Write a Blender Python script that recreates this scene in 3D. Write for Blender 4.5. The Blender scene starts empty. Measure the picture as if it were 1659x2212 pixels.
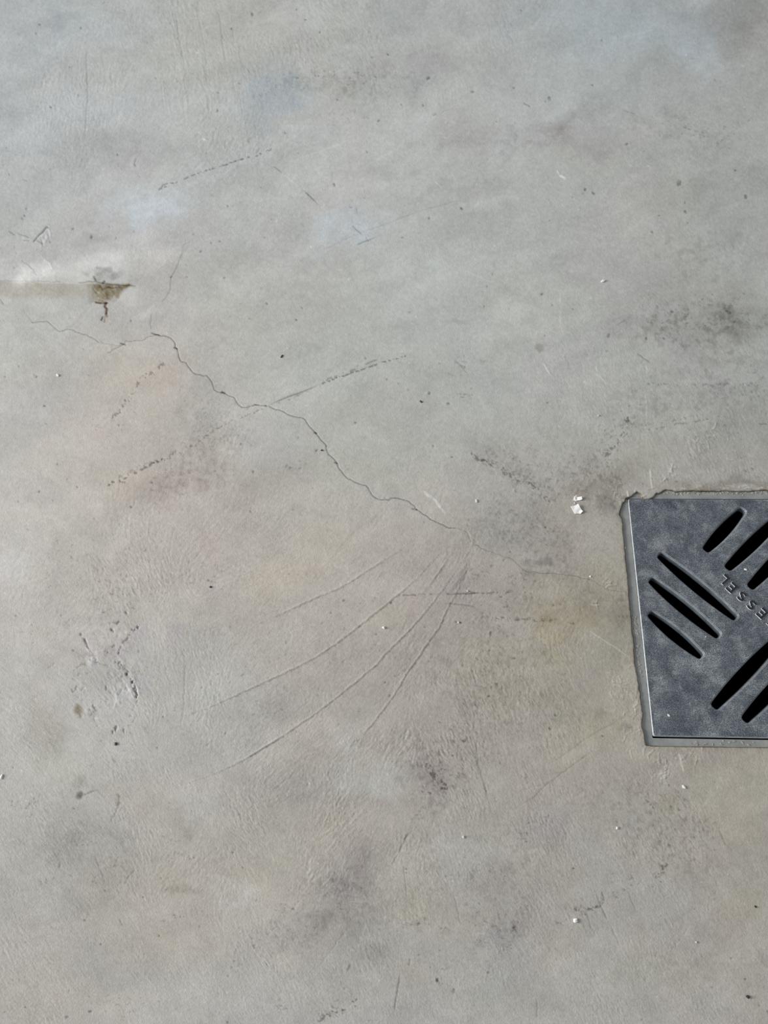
import bpy, bmesh, math
import numpy as np
from mathutils import Matrix, Vector
from mathutils.geometry import delaunay_2d_cdt

# ------------------------------------------------------------------ camera
SC = bpy.context.scene
COL = SC.collection
F, CX, CY = 1800.0, 829.5, 1106.0
ROT = np.array([[0.998711, -0.003295, 0.050654],
                [0.023773, 0.912049, -0.409392],
                [-0.04485, 0.410068, 0.910952]])
CAM = np.array([-0.40971, -0.31361, 0.9864])
cam_d = bpy.data.cameras.new('camera')
cam_d.sensor_fit = 'VERTICAL'
cam_d.sensor_height = 24.0
cam_d.sensor_width = 18.0
cam_d.lens = F * 24.0 / 2212.0
cam_d.clip_start = 0.01
cam = bpy.data.objects.new('camera', cam_d)
COL.objects.link(cam)
cam.matrix_world = Matrix([[*ROT[0], CAM[0]], [*ROT[1], CAM[1]], [*ROT[2], CAM[2]], [0, 0, 0, 1]])
SC.camera = cam

# ------------------------------------------------------------------ light
vs = SC.view_settings
vs.view_transform = 'Standard'
vs.look = 'None'
vs.gamma = 1.0
vs.use_curve_mapping = False
vs.exposure = 0.0
world = bpy.data.worlds.new('room_ambient')
SC.world = world
world.use_nodes = True
bg = world.node_tree.nodes['Background']
bg.inputs[0].default_value = (0.93, 0.97, 1.0, 1)
bg.inputs[1].default_value = 0.40


def area(name, loc, aim, sx, sy, power, color):
    d = bpy.data.lights.new(name, 'AREA')
    d.shape = 'RECTANGLE'
    d.size, d.size_y, d.energy, d.color = sx, sy, power, color
    o = bpy.data.objects.new(name, d)
    COL.objects.link(o)
    o.location = loc
    o.rotation_euler = (Vector(aim) - Vector(loc)).to_track_quat('-Z', 'Y').to_euler()
    return o


# daylight through a tall window to the left of the drain
area('window_daylight', (-4.9, 0.1, 1.6), (-0.5, 0.3, 0.0), 1.5, 1.8, 330.0, (1.0, 0.985, 0.955))


# ------------------------------------------------------------------ helpers
def at(u, v, z=0.0):
    """photo pixel -> point on the horizontal plane z"""
    d = ROT @ np.array([(u - CX) / F, -(v - CY) / F, -1.0])
    t = (z - CAM[2]) / d[2]
    p = CAM + t * d
    return float(p[0]), float(p[1])


def tag(o, label=None, cat=None, group=None, kind=None):
    for k, v in (('label', label), ('category', cat), ('group', group), ('kind', kind)):
        if v:
            o[k] = v
    return o


def link(name, me, m=None, parent=None):
    o = bpy.data.objects.new(name, me)
    COL.objects.link(o)
    if m is not None:
        me.materials.append(m)
    if parent:
        o.parent = parent
    return o


def mesh_np(name, verts, faces):
    me = bpy.data.meshes.new(name)
    me.from_pydata([tuple(v) for v in verts], [], faces)
    me.update()
    return me


def fix(me, smooth=False):
    bm = bmesh.new()
    bm.from_mesh(me)
    bmesh.ops.recalc_face_normals(bm, faces=bm.faces)
    if smooth:
        for f in bm.faces:
            f.smooth = True
    bm.to_mesh(me)
    bm.free()


class Nodes:
    def __init__(self, name):
        self.m = bpy.data.materials.new(name)
        self.m.use_nodes = True
        self.t = self.m.node_tree
        self.b = self.t.nodes['Principled BSDF']

    def n(self, typ, **kw):
        nd = self.t.nodes.new(typ)
        for k, v in kw.items():
            setattr(nd, k, v)
        return nd

    def l(self, a, b):
        self.t.links.new(a, b)

    def noise(self, scale, detail=4, rough=0.55, dist=0.0):
        c = self.n('ShaderNodeTexCoord')
        x = self.n('ShaderNodeTexNoise')
        x.inputs['Scale'].default_value = scale
        x.inputs['Detail'].default_value = detail
        x.inputs['Roughness'].default_value = rough
        x.inputs['Distortion'].default_value = dist
        self.l(c.outputs['Object'], x.inputs['Vector'])
        return x.outputs['Fac']

    def ramp(self, fac, stops):
        r = self.n('ShaderNodeValToRGB')
        e = r.color_ramp.elements
        while len(e) < len(stops):
            e.new(0.5)
        for k, (p, c) in enumerate(stops):
            e[k].position = p
            e[k].color = (*c, 1) if not np.isscalar(c) else (c, c, c, 1)
        self.l(fac, r.inputs[0])
        return r.outputs[0]

    def mix(self, fac, a, b, mode='MIX'):
        x = self.n('ShaderNodeMix', data_type='RGBA', blend_type=mode)
        for s, v in ((0, fac), (6, a), (7, b)):
            if hasattr(v, 'is_output'):
                self.l(v, x.inputs[s])
            else:
                x.inputs[s].default_value = v if np.isscalar(v) else (*v, 1)
        return x.outputs[2]

    def bump(self, h, strength, dist):
        x = self.n('ShaderNodeBump')
        x.inputs['Strength'].default_value = strength
        x.inputs['Distance'].default_value = dist
        self.l(h, x.inputs['Height'])
        self.l(x.outputs[0], self.b.inputs['Normal'])


def lin(c):
    c = np.asarray(c, float) / 255.0
    return np.where(c <= 0.04045, c / 12.92, ((c + 0.055) / 1.055) ** 2.4)


# ------------------------------------------------------------------ floor relief and stains
ST = 1.85


def axis(a, b, fine_to, grow=1.15, n=27):
    """dense spacing from a to b, 4 px up to fine_to, then widening cells on both sides"""
    m_ = np.arange(a, b, ST)
    f_ = np.arange(m_[-1] + 4, fine_to, 4.0)
    step = ST * grow ** np.arange(1, n + 1)
    lo = m_[0] - np.cumsum(step)[::-1]
    last = f_[-1] if len(f_) else m_[-1]
    return np.concatenate([lo, m_, f_, last + np.cumsum(step * 1.3)])


us = axis(-60.0, 1720.0, 2070.0)
vsx = axis(-60.0, 2275.0, 0.0)
NU, NV = len(us), len(vsx)
U0, V0 = us[0], vsx[0]
UU, VV = np.meshgrid(us, vsx)
UU = UU.astype(np.float32)
VV = VV.astype(np.float32)
RNG = np.random.default_rng(7)


def up(a, shape=(NV, NU)):
    """smooth (cubic-eased bilinear) enlargement of a small array"""
    h, w = a.shape[:2]
    y = np.linspace(0, h - 1.001, shape[0])
    x = np.linspace(0, w - 1.001, shape[1])
    yi, xi = y.astype(int), x.astype(int)
    fy, fx = y - yi, x - xi
    fy, fx = fy * fy * (3 - 2 * fy), fx * fx * (3 - 2 * fx)
    r0 = a[yi][:, xi] * (1 - fx) + a[yi][:, xi + 1] * fx
    r1 = a[yi + 1][:, xi] * (1 - fx) + a[yi + 1][:, xi + 1] * fx
    return (r0 * (1 - fy)[:, None] + r1 * fy[:, None]).astype(np.float32)


def vnoise(cell, aspect=1.0, seed=0):
    """value noise, cell size in grid pixels, about -1..1"""
    r = np.random.default_rng(seed)
    return up(r.normal(0, .6, (int(NV / cell * aspect) + 3, int(NU / cell) + 3)))


def fbm(cell, octaves=4, gain=.55, seed=0, aspect=1.0):
    s, a, c = 0, 1.0, cell
    for k in range(octaves):
        s = s + a * vnoise(max(c, 1.6), aspect, seed * 31 + k)
        a *= gain
        c /= 2.0
    return s


def blur(a, n=1):
    for _ in range(n):
        b = a.copy()
        b[1:-1] = (a[:-2] + 2 * a[1:-1] + a[2:]) / 4
        a = b.copy()
        a[:, 1:-1] = (b[:, :-2] + 2 * b[:, 1:-1] + b[:, 2:]) / 4
    return a


# colour map of the slab (sRGB), before stains
KX = [40, 350, 700, 1000, 1300, 1620]
KY = [120, 420, 820, 1220, 1500, 1900, 2150]
KEY = np.array([
    [(177, 181, 182), (179, 180, 177), (176, 177, 174), (171, 173, 171), (164, 168, 169), (154, 155, 152)],
    [(183, 185, 184), (181, 182, 181), (179, 180, 178), (175, 176, 173), (168, 169, 165), (160, 161, 158)],
    [(186, 184, 180), (186, 181, 175), (176, 177, 172), (172, 173, 169), (167, 167, 163), (158, 158, 154)],
    [(187, 184, 180), (182, 177, 171), (175, 170, 163), (163, 158, 151), (155, 151, 143), (151, 147, 139)],
    [(181, 180, 176), (175, 174, 170), (168, 165, 159), (160, 156, 149), (155, 151, 142), (152, 148, 139)],
    [(173, 172, 168), (175, 171, 165), (167, 163, 157), (161, 159, 154), (162, 160, 155), (158, 155, 148)],
    [(174, 172, 168), (172, 170, 166), (165, 164, 161), (164, 163, 159), (161, 160, 155), (158, 155, 149)]], float)
KEY[3:] += (1.5, 0, -1)
C = np.zeros((NV, NU, 3), np.float32)
for ch in range(3):
    rows = np.array([np.interp(us, KX, KEY[k, :, ch]) for k in range(len(KY))])
    full = np.array([np.interp(vsx, KY, rows[:, i]) for i in range(NU)]).T
    small = full[::24, ::24]
    C[..., ch] = up(small)
H = np.zeros((NV, NU), np.float32)          # height in millimetres

WARP_X = fbm(64, 5, .66, 91) * 16
WARP_Y = fbm(64, 5, .66, 92) * 16
BMASK = np.clip(1 + .55 * fbm(34, 4, .7, 93), .1, 2)


def win(x0, y0, x1, y1):
    i0, i1 = max(0, np.searchsorted(us, x0) - 1), min(NU, np.searchsorted(us, x1) + 1)
    j0, j1 = max(0, np.searchsorted(vsx, y0) - 1), min(NV, np.searchsorted(vsx, y1) + 1)
    return slice(int(j0), int(j1)), slice(int(i0), int(i1))


def blob(x, y, rx, ry, ang, d, soft=1.0, warp=1.0, mask=None):
    """soft patch of discolouration; d = sRGB change at its middle"""
    R = max(rx, ry) * 1.9 + 60
    if mask is None and max(rx, ry) > 30:
        d = np.asarray(d, float)
        d = d.mean() * .9 + (d - d.mean()) * .40
        mask = BMASK
    s = win(x - R, y - R, x + R, y + R)
    if s[0].start >= s[0].stop or s[1].start >= s[1].stop:
        return
    dx = UU[s] - x + WARP_X[s] * warp
    dy = VV[s] - y + WARP_Y[s] * warp
    a = math.radians(ang)
    p = (dx * math.cos(a) + dy * math.sin(a)) / rx
    q = (-dx * math.sin(a) + dy * math.cos(a)) / ry
    r = np.sqrt(p * p + q * q)
    w = np.clip((1.35 - r) / (1.0 * soft), 0, 1)
    w = w * w * (3 - 2 * w)
    if mask is not None:
        w = w * mask[s]
    C[s] += w[..., None] * np.asarray(d, np.float32)


GRIT = np.clip(0.5 + 0.9 * fbm(3.2, 3, .7, 55), 0, 1)


def stroke(pts, width=1.6, dark=None, h=0.0, alpha=1.0, rag=0.0, broken=0.0, fade=0.0, soft=0.7, seed=1, side=0.0):
    """mark along a polyline: colour 'dark' (sRGB change) and relief h (mm); broken 0..1 breaks it into bits"""
    P = np.array(pts, float)
    if rag:
        r = np.random.default_rng(seed)
        Q = [P[0]]
        for a, b in zip(P[:-1], P[1:]):
            n = max(1, int(np.hypot(*(b - a)) / 6))
            for k in range(1, n + 1):
                Q.append(a + (b - a) * k / n + (r.normal(0, rag, 2) if k < n else 0))
        P = np.array(Q)
    L = np.hypot(*(P[1:] - P[:-1]).T)
    tot = max(L.sum(), 1e-6)
    run = 0.0
    m = width * 2 + 8
    x0, y0 = P.min(0) - m
    x1, y1 = P.max(0) + m
    s = win(x0, y0, x1, y1)
    if s[0].start >= s[0].stop or s[1].start >= s[1].stop:
        return
    u, v = UU[s], VV[s]
    best = np.full(u.shape, 1e6, np.float32)
    tt = np.zeros(u.shape, np.float32)
    for a, b, l in zip(P[:-1], P[1:], L):
        if l < 1e-6:
            continue
        e = (b - a) / l
        ss = win(min(a[0], b[0]) - m, min(a[1], b[1]) - m, max(a[0], b[0]) + m, max(a[1], b[1]) + m)
        k = (slice(ss[0].start - s[0].start, ss[0].stop - s[0].start), slice(ss[1].start - s[1].start, ss[1].stop - s[1].start))
        t = np.clip((u[k] - a[0]) * e[0] + (v[k] - a[1]) * e[1], 0, l)
        d = np.hypot(u[k] - a[0] - t * e[0], v[k] - a[1] - t * e[1])
        c = d < best[k]
        best[k] = np.where(c, d, best[k])
        tt[k] = np.where(c, (run + t) / tot, tt[k])
        run += l
    hw = np.full(u.shape, width / 2, np.float32)
    if fade:
        hw = hw * np.clip(np.minimum(tt, 1 - tt) / fade, 0.15, 1)
    w = np.clip((hw + ST * soft - best) / (ST * 2 * soft), 0, 1) * np.minimum(1, hw * 2 / ST + .15)
    if width > 2.6 and not broken:
        w = w * np.clip(.5 + .9 * GRIT[s], 0, 1)
    if broken:
        w = w * np.clip((GRIT[s] - broken) * 5, 0, 1)
    w = w * alpha
    if dark is not None:
        C[s] += w[..., None] * np.asarray(dark, np.float32)
    if h:
        H[s] += w * h


def scatter(x, y, rx, ry, ang, n, size=(1.0, 2.4), dark=(-42, -43, -43), h=-.22, seed=0, stretch=1.2, dirn=None):
    """small pits"""
    r = np.random.default_rng(seed + int(x * 7 + y))
    a = math.radians(ang)
    for k in range(n if n < 6 else int(n * 1.0)):
        p, q = r.normal(0, .5) * rx, r.normal(0, .5) * ry
        cx = x + p * math.cos(a) - q * math.sin(a)
        cy = y + p * math.sin(a) + q * math.cos(a)
        w = r.uniform(*size)
        b = math.radians(dirn if dirn is not None else ang) + r.normal(0, .5)
        l = w * r.uniform(0.2, stretch)
        f = r.uniform(.3, 1)
        w *= .85
        stroke([(cx - l * math.cos(b), cy - l * math.sin(b)), (cx + l * math.cos(b), cy + l * math.sin(b))], w,
               [c * f for c in dark], h * f)


# broad cloudiness of the trowelled slab
C_SMOOTH = C.copy()
cl = fbm(150, 5, .62, 3, 1.5)
C += (cl * 2.3)[..., None] * np.array([1.0, 1.0, 1.0], np.float32)
C += (fbm(110, 3, .5, 4))[..., None] * np.array([.6, 0.0, -.6], np.float32)
C += (fbm(90, 3, .5, 5))[..., None] * np.array([-.3, .4, -.1], np.float32)
C += (fbm(26, 4, .7, 6, 1.3) * 2.0)[..., None]
C += (fbm(12, 3, .7, 8, 1.2) * 1.5)[..., None]



def rnoise(long, short, ang, seed):
    """stretched value noise, long axis at ang degrees (photo pixels)"""
    a = math.radians(ang)
    x = (UU + WARP_X * 1.6) * math.cos(a) + (VV + WARP_Y * 1.6) * math.sin(a)
    y = -(UU + WARP_X * 1.6) * math.sin(a) + (VV + WARP_Y * 1.6) * math.cos(a)
    x, y = (x + 4000) / long, (y + 4000) / short
    g = np.random.default_rng(seed).normal(0, .6, (int(y.max()) + 2, int(x.max()) + 2)).astype(np.float32)
    xi, yi = x.astype(np.int32), y.astype(np.int32)
    fx, fy = x - xi, y - yi
    fx, fy = fx * fx * (3 - 2 * fx), fy * fy * (3 - 2 * fy)
    return (g[yi, xi] * (1 - fx) + g[yi, xi + 1] * fx) * (1 - fy) + (g[yi + 1, xi] * (1 - fx) + g[yi + 1, xi + 1] * fx) * fy


for lo, sh, an, am, sd_, top_only in [(230, 52, -16, 3.2, 301, 1), (120, 26, -22, 2.6, 302, 1), (60, 12, -14, 1.8, 303, 1), (30, 7, -18, 1.2, 304, 1),
                                      (210, 60, -38, 2.6, 305, 0), (90, 26, -52, 2.2, 306, 0), (45, 14, 62, 1.8, 307, 0), (24, 8, 70, 1.3, 308, 0)]:
    wt = np.clip((VV - 620) / 500, 0, 1)
    wt = (1 - wt) if top_only else wt
    C += (np.tanh(rnoise(lo, sh, an, sd_) * 1.7) * am * (.35 + .65 * wt))[..., None] * np.array([1, 1, 1.02], np.float32)

# large patches of varied tint (bluish, beige, grey dirt): x, y, rx, ry, angle, d(sRGB)
for b in [
    (90, 60, 110, 60, -20, (-4, 0, 3)), (230, 60, 150, 50, -5, (-1, 2, 5)), (120, 45, 60, 16, -15, (-8, -7, -6)),
    (90, 125, 90, 40, -30, (-1, 2, 5)), (250, 230, 160, 40, -5, (-2, 2, 6)), (60, 300, 90, 40, 0, (2, 3, 7)),
    (300, 130, 130, 60, -10, (3, 2, -3)), (480, 90, 160, 120, 80, (3, 1, -3)), (90, 190, 60, 50, 0, (4, 4, 0)),
    (270, 99, 70, 12, -5, (-7, -6, -5)), (400, 170, 110, 26, -12, (-6, -6, -7)), (280, 330, 240, 40, 0, (-5, -5, -5)),
    (120, 400, 130, 60, 0, (2, 3, 3)), (330, 455, 110, 55, -8, (3, 7, 12)), (330, 430, 60, 26, 0, (3, 3, 4)), (290, 442, 40, 10, -10, (-8, -8, -8)),
    (250, 505, 150, 12, -12, (-5, -5, -6)), (180, 574, 190, 30, -4, (11, 11, 11)), (290, 545, 90, 46, -20, (5, 5, 5)), (70, 620, 40, 40, 0, (6, 6, 6)),
    (600, 190, 90, 60, 20, (-9, -4, 2)), (560, 230, 80, 50, 0, (-5, 0, 6)), (620, 150, 40, 30, 0, (-6, -3, 1)),
    (700, 230, 60, 26, 0, (0, 0, 3)), (850, 150, 130, 60, 0, (-5, -7, -3)), (900, 30, 110, 50, 0, (-6, -3, 0)),
    (740, 500, 90, 50, -15, (0, 5, 9)), (690, 290, 60, 22, 0, (1, 4, 7)), (830, 470, 40, 18, 20, (4, 7, 9)),
    (1300, 60, 280, 75, 6, (-4, 0, 4)), (1180, 50, 100, 40, 0, (-2, 1, 5)), (1500, 110, 80, 60, 40, (2, 6, 10)),
    (1530, 30, 120, 40, 0, (-6, -4, -2)), (1600, 60, 70, 80, 0, (-5, -7, -9)), (1400, 100, 160, 40, 0, (0, 2, 4)),
    (1380, 150, 160, 45, 0, (4, 4, 1)), (1020, 110, 90, 40, 0, (3, 3, 1)), (1150, 225, 130, 40, -15, (4, 4, 2)),
    (1270, 290, 140, 60, -10, (-4, -9, -9)), (1190, 280, 90, 34, -10, (-4, -8, -8)), (1010, 290, 90, 60, 0, (-2, -5, -6)),
    (1450, 300, 180, 60, 0, (2, 2, 1)), (1240, 345, 120, 26, 0, (2, 3, -3)), (1550, 420, 120, 60, 0, (-2, -2, -3)),
    (760, 330, 160, 50, -25, (3, 4, 4)), (640, 420, 110, 60, 0, (3, 3, 2)), (800, 375, 60, 18, -10, (-6, -6, -7)),
    (880, 610, 160, 60, -10, (5, 6, 5)), (1000, 560, 140, 40, -18, (4, 5, 5)), (1180, 660, 120, 60, 0, (6, 7, 5)),
    (1020, 640, 150, 40, -10, (-3, -3, -3)), (880, 703, 80, 12, -4, (-7, -7, -7)), (1015, 690, 30, 6, -3, (-8, -8, -8)), (760, 595, 28, 12, 45, (-7, -7, -7)),
    (1520, 690, 150, 36, 0, (-9, -10, -11)), (1480, 640, 130, 50, -10, (-5, -6, -8)), (1600, 660, 70, 80, 0, (-6, -7, -8)),
    (1380, 700, 90, 30, 0, (-5, -5, -5)), (1400, 760, 120, 40, 0, (3, 3, 2)), (1300, 820, 150, 40, 0, (2, 2, 0)),
    (1170, 746, 10, 9, 0, (-20, -21, -22), .7, .4), (1540, 1000, 150, 40, 0, (6, 5, 5)), (1450, 940, 120, 60, -20, (2, 3, 0)),
    (1600, 860, 80, 70, 0, (-3, -3, -3)), (1370, 1015, 70, 40, -20, (-7, -9, -12)), (1290, 1000, 60, 26, 35, (-8, -9, -10)),
    (1540, 1048, 160, 12, 0, (-12, -14, -15)), (1500, 985, 100, 14, 0, (-2, -4, -5)), (1330, 1100, 30, 46, 0, (-14, -13, -11)),
    (250, 830, 160, 120, 0, (4, 1, -4)), (330, 790, 110, 40, 0, (2, -1, -3)), (120, 860, 120, 60, -30, (-3, -2, 0)),
    (170, 960, 170, 70, -20, (5, 3, -1)), (40, 690, 60, 50, 0, (-5, -4, -3)), (430, 890, 70, 60, -30, (-7, -5, -2)),
    (420, 1000, 130, 60, -30, (-8, -9, -10)), (350, 1060, 170, 46, -25, (-6, -8, -8)), (560, 1040, 120, 60, -20, (-4, -6, -7)),
    (230, 1040, 100, 50, 0, (3, 1, -2)), (30, 1230, 60, 80, 0, (3, 4, 6)), (0, 1200, 40, 60, 0, (4, 4, 7)), (100, 1110, 140, 40, 0, (4, 3, 1)),
    (680, 1190, 130, 60, -25, (4, 1, -5)), (600, 1260, 90, 40, -25, (5, 3, -2)), (500, 1160, 100, 60, -20, (-4, -6, -8)),
    (840, 1260, 60, 30, -40, (3, 5, 7)), (940, 1060, 60, 40, 40, (2, 0, -3)), (900, 1010, 120, 60, 20, (2, 4, 1)),
    (760, 960, 120, 100, 30, (-1, 2, -2)), (590, 940, 90, 60, -20, (-3, -1, 2)), (1100, 1000, 110, 34, 30, (-6, -7, -6)),
    (1130, 1150, 100, 60, 20, (-8, -7, -4)), (1080, 1180, 70, 50, 40, (-6, -4, 0)), (1230, 1200, 110, 60, 20, (-4, -4, -2)),
    (1240, 1130, 80, 40, 0, (-2, -4, -6)), (1140, 1220, 26, 13, 0, (-17, -16, -13)), (1168, 1224, 16, 12, 0, (-15, -14, -11)),
    (1125, 1243, 16, 9, 0, (-15, -16, -14)), (1166, 1250, 13, 8, 0, (-14, -12, -13)), (1043, 1122, 9, 9, 0, (-14, -13, -12)), (1052, 1200, 8, 16, 0, (-10, -9, -9)),
    (1230, 1350, 80, 60, 30, (4, 2, -8)), (1210, 1400, 60, 60, 0, (5, 3, -5)), (1310, 1240, 40, 50, 0, (4, 3, -4)),
    (1200, 1320, 110, 30, 0, (-6, -7, -6)), (1300, 1300, 50, 60, 0, (-5, -5, -4)), (1340, 1330, 26, 80, 0, (-8, -8, -7)),
    (1120, 1440, 130, 130, 0, (2, 2, -1)), (1300, 1545, 16, 14, 0, (-12, -12, -12)), (1348, 1572, 14, 10, 0, (-14, -13, -10)),
    (1310, 1570, 60, 40, -30, (4, 2, -5)), (1240, 1600, 80, 60, -30, (4, 3, -3)),
    (900, 1390, 110, 70, -50, (-4, -5, -3)), (980, 1290, 60, 60, -60, (-3, -3, 1)), (760, 1380, 160, 40, -30, (-2, -3, -5)),
    (480, 1460, 90, 80, 0, (-1, 2, 3)), (480, 1590, 80, 60, 0, (-2, 1, 3)), (560, 1510, 130, 40, -25, (-3, -4, -3)),
    (620, 1545, 50, 36, 0, (-9, -9, -7)), (740, 1590, 46, 40, 30, (7, 8, 9)), (780, 1540, 90, 26, -40, (-6, -6, -4)),
    (800, 1660, 130, 60, -30, (3, 4, 5)), (650, 1600, 120, 50, -20, (2, 0, -4)), (560, 1680, 90, 40, 0, (-4, -5, -4)),
    (240, 1440, 110, 110, 0, (0, 1, 4)), (260, 1530, 60, 40, 0, (4, 4, 8)), (190, 1415, 24, 20, 50, (6, 6, 9)), (285, 1495, 22, 30, 0, (5, 6, 8)), (255, 1400, 40, 26, -40, (-3, -4, 0)),
    (315, 1470, 22, 26, 0, (-3, -4, 1)), (305, 1375, 26, 14, -30, (-5, -5, 0)), (375, 1380, 12, 22, 20, (-5, -6, -1)),
    (250, 1500, 40, 30, 0, (-3, 0, -1)), (175, 1535, 11, 13, 0, (-50, -55, -66), 1, .4), (178, 1549, 5, 6, 0, (-34, -36, -40), 1, .3),
    (90, 1570, 60, 60, -30, (-5, -7, -10)), (120, 1660, 70, 50, 0, (0, 2, -4)), (30, 1400, 80, 90, 0, (1, 3, 2)),
    (170, 1724, 8, 9, 0, (-66, -68, -70), 1, .3), (162, 1705, 20, 22, 0, (-12, -11, -14)), (260, 1725, 50, 30, 0, (3, 2, 0)),
    (200, 1880, 110, 70, -20, (-10, -8, -7)), (120, 1810, 90, 60, 0, (-6, -5, -5)), (340, 1760, 90, 60, 30, (-3, -5, -5)),
    (370, 1770, 70, 16, 45, (-8, -8, -7)), (290, 1740, 60, 40, 0, (4, 2, -2)), (420, 1740, 50, 50, 0, (-1, 3, 4)),
    (410, 1900, 110, 60, 0, (-2, -3, -6)), (520, 1900, 60, 50, 0, (4, 4, 1)), (480, 1940, 60, 40, 0, (3, 4, 6)), (400, 1930, 60, 12, 15, (-9, -11, -12)),
    (200, 2000, 150, 70, 0, (-4, -2, -2)), (230, 2080, 120, 60, 0, (-7, -6, -6)), (400, 2040, 110, 60, 0, (4, 1, -3)),
    (100, 2140, 130, 60, 0, (4, 2, -3)), (270, 2180, 120, 40, 0, (5, 2, 0)), (440, 2150, 90, 60, 0, (4, 5, 5)),
    (720, 1730, 70, 70, 0, (-6, -6, -4)), (640, 1720, 40, 60, -20, (-7, -6, -4)), (800, 1700, 60, 30, 0, (4, 5, 6)),
    (920, 1690, 46, 70, -20, (-9, -11, -8)), (700, 1800, 110, 60, -30, (2, 1, -4)), (760, 1880, 90, 70, -50, (-10, -11, -9)),
    (740, 1980, 110, 60, -20, (-11, -12, -10)), (600, 1900, 90, 70, 0, (3, 3, -1)), (800, 2060, 40, 20, 0, (-12, -12, -11)),
    (640, 2030, 90, 60, -30, (-2, -3, -1)), (600, 2070, 40, 30, 0, (6, 5, 0)), (880, 1940, 90, 50, 60, (4, 3, -3)),
    (1010, 1840, 90, 60, 0, (1, 5, 6)), (980, 1990, 100, 40, 0, (5, 3, -2)), (900, 2110, 60, 40, 0, (3, 2, -4)),
    (1060, 1900, 70, 50, 0, (-4, -6, -4)), (1080, 2020, 50, 40, 30, (-3, -3, 0)), (1000, 2130, 160, 60, 0, (-1, 0, 0)),
    (1220, 1860, 110, 70, 30, (-2, 1, 4)), (1360, 1770, 60, 40, 0, (-4, -2, 1)), (1440, 1760, 60, 60, 50, (-5, -6, -8)), (1530, 1790, 26, 40, -20, (-7, -6, -2)),
    (1180, 1790, 60, 40, 0, (-3, -5, 0)), (1450, 1870, 70, 40, 20, (-5, -6, -5)), (1420, 1960, 150, 90, 0, (-2, 0, 2)),
    (1200, 1870, 80, 60, 0, (3, 1, -3)), (1580, 1760, 80, 60, 0, (3, 1, -3)), (1600, 1950, 60, 120, 0, (2, 1, -4)),
    (1190, 2060, 60, 60, 0, (5, 2, 0)), (1150, 2160, 60, 40, 0, (-5, -6, -9)), (1110, 2080, 60, 80, 0, (-6, -4, 0)), (1450, 2100, 120, 40, 0, (1, 4, -1)),
    (1620, 1640, 40, 60, 0, (-4, -2, -4)), (1410, 1640, 40, 16, 0, (-8, -8, -6)), (1500, 1640, 70, 30, 0, (-3, -5, -2)), (1447, 1655, 26, 30, 60, (5, 5, 6)),
]:
    blob(*b)

# pale bluish patches
for b in [(310, 445, 100, 50, -8, (2, 5, 7)), (345, 470, 50, 34, 0, (2, 3, 5)), (740, 500, 90, 44, -15, (0, 3, 6)), (610, 195, 70, 50, -20, (-6, -3, 0)), (1500, 120, 56, 50, 30, (1, 2, 4)),
          (180, 572, 150, 22, -6, (7, 7, 7)), (70, 590, 50, 16, -30, (8, 8, 8)), (740, 1590, 50, 40, 30, (4, 5, 6)), (820, 1690, 70, 40, 0, (2, 4, 5)), (480, 1930, 50, 34, 20, (3, 4, 5)),
          (230, 1060, 90, 40, -20, (2, 1, -1)), (760, 1880, 70, 46, -50, (-4, -5, -3)), (1250, 1050, 130, 40, 15, (-3, -4, -5)), (1250, 1320, 120, 60, 0, (-2, -3, -5))]:
    blob(*b, mask=BMASK)

# mottled, worn-through skin: fine dark freckling where the surface is open
def freckle(x, y, rx, ry, ang, amt, cell=5, seed=0):
    m = np.clip(fbm(cell, 3, .6, 700 + seed) * 1.3 - .15, 0, 1)
    amt *= .75
    blob(x, y, rx, ry, ang, (amt, amt * 1.02, amt * 1.04), mask=m)


for k, f_ in enumerate([
    (1500, 690, 180, 60, -5, -26, 7), (1450, 280, 130, 40, 10, -12, 6), (1590, 780, 90, 120, 0, -18, 6), (1500, 540, 160, 80, 0, -14, 7),
    (1200, 280, 160, 60, -10, -10, 7), (1130, 560, 150, 60, 0, -8, 8), (1010, 380, 200, 90, -15, -8, 8), (1440, 880, 150, 100, 0, -15, 6),
    (1290, 1000, 90, 60, 30, -24, 4), (1210, 1030, 150, 80, 20, -18, 3.4), (1150, 1160, 140, 80, 20, -20, 4), (1250, 1250, 110, 90, 0, -15, 4),
    (1110, 1010, 90, 40, 35, -26, 4), (1340, 1100, 30, 60, 0, -22, 4), (1345, 1300, 26, 150, 0, -16, 4), (1120, 1500, 160, 170, 0, -15, 4.5),
    (1000, 1450, 120, 120, 0, -14, 4.5), (930, 1680, 90, 100, -30, -24, 5), (430, 1010, 150, 60, -30, -18, 4), (450, 900, 70, 70, 0, -14, 4),
    (240, 1300, 170, 70, -50, -14, 3.6), (740, 1920, 120, 120, -40, -16, 4.5), (640, 2010, 80, 50, -20, -22, 4), (1440, 1800, 170, 110, 40, -18, 5),
    (1300, 1720, 130, 60, 0, -12, 4), (1100, 1880, 110, 90, 0, -16, 5), (800, 170, 140, 40, 0, -18, 5), (670, 165, 60, 30, 0, -18, 5),
    (1080, 2020, 90, 90, 0, -16, 5), (900, 1900, 60, 120, 20, -14, 5), (1480, 2100, 150, 60, 0, -8, 6), (200, 1850, 130, 80, 0, -9, 5)]):
    freckle(*f_, seed=k)

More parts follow.
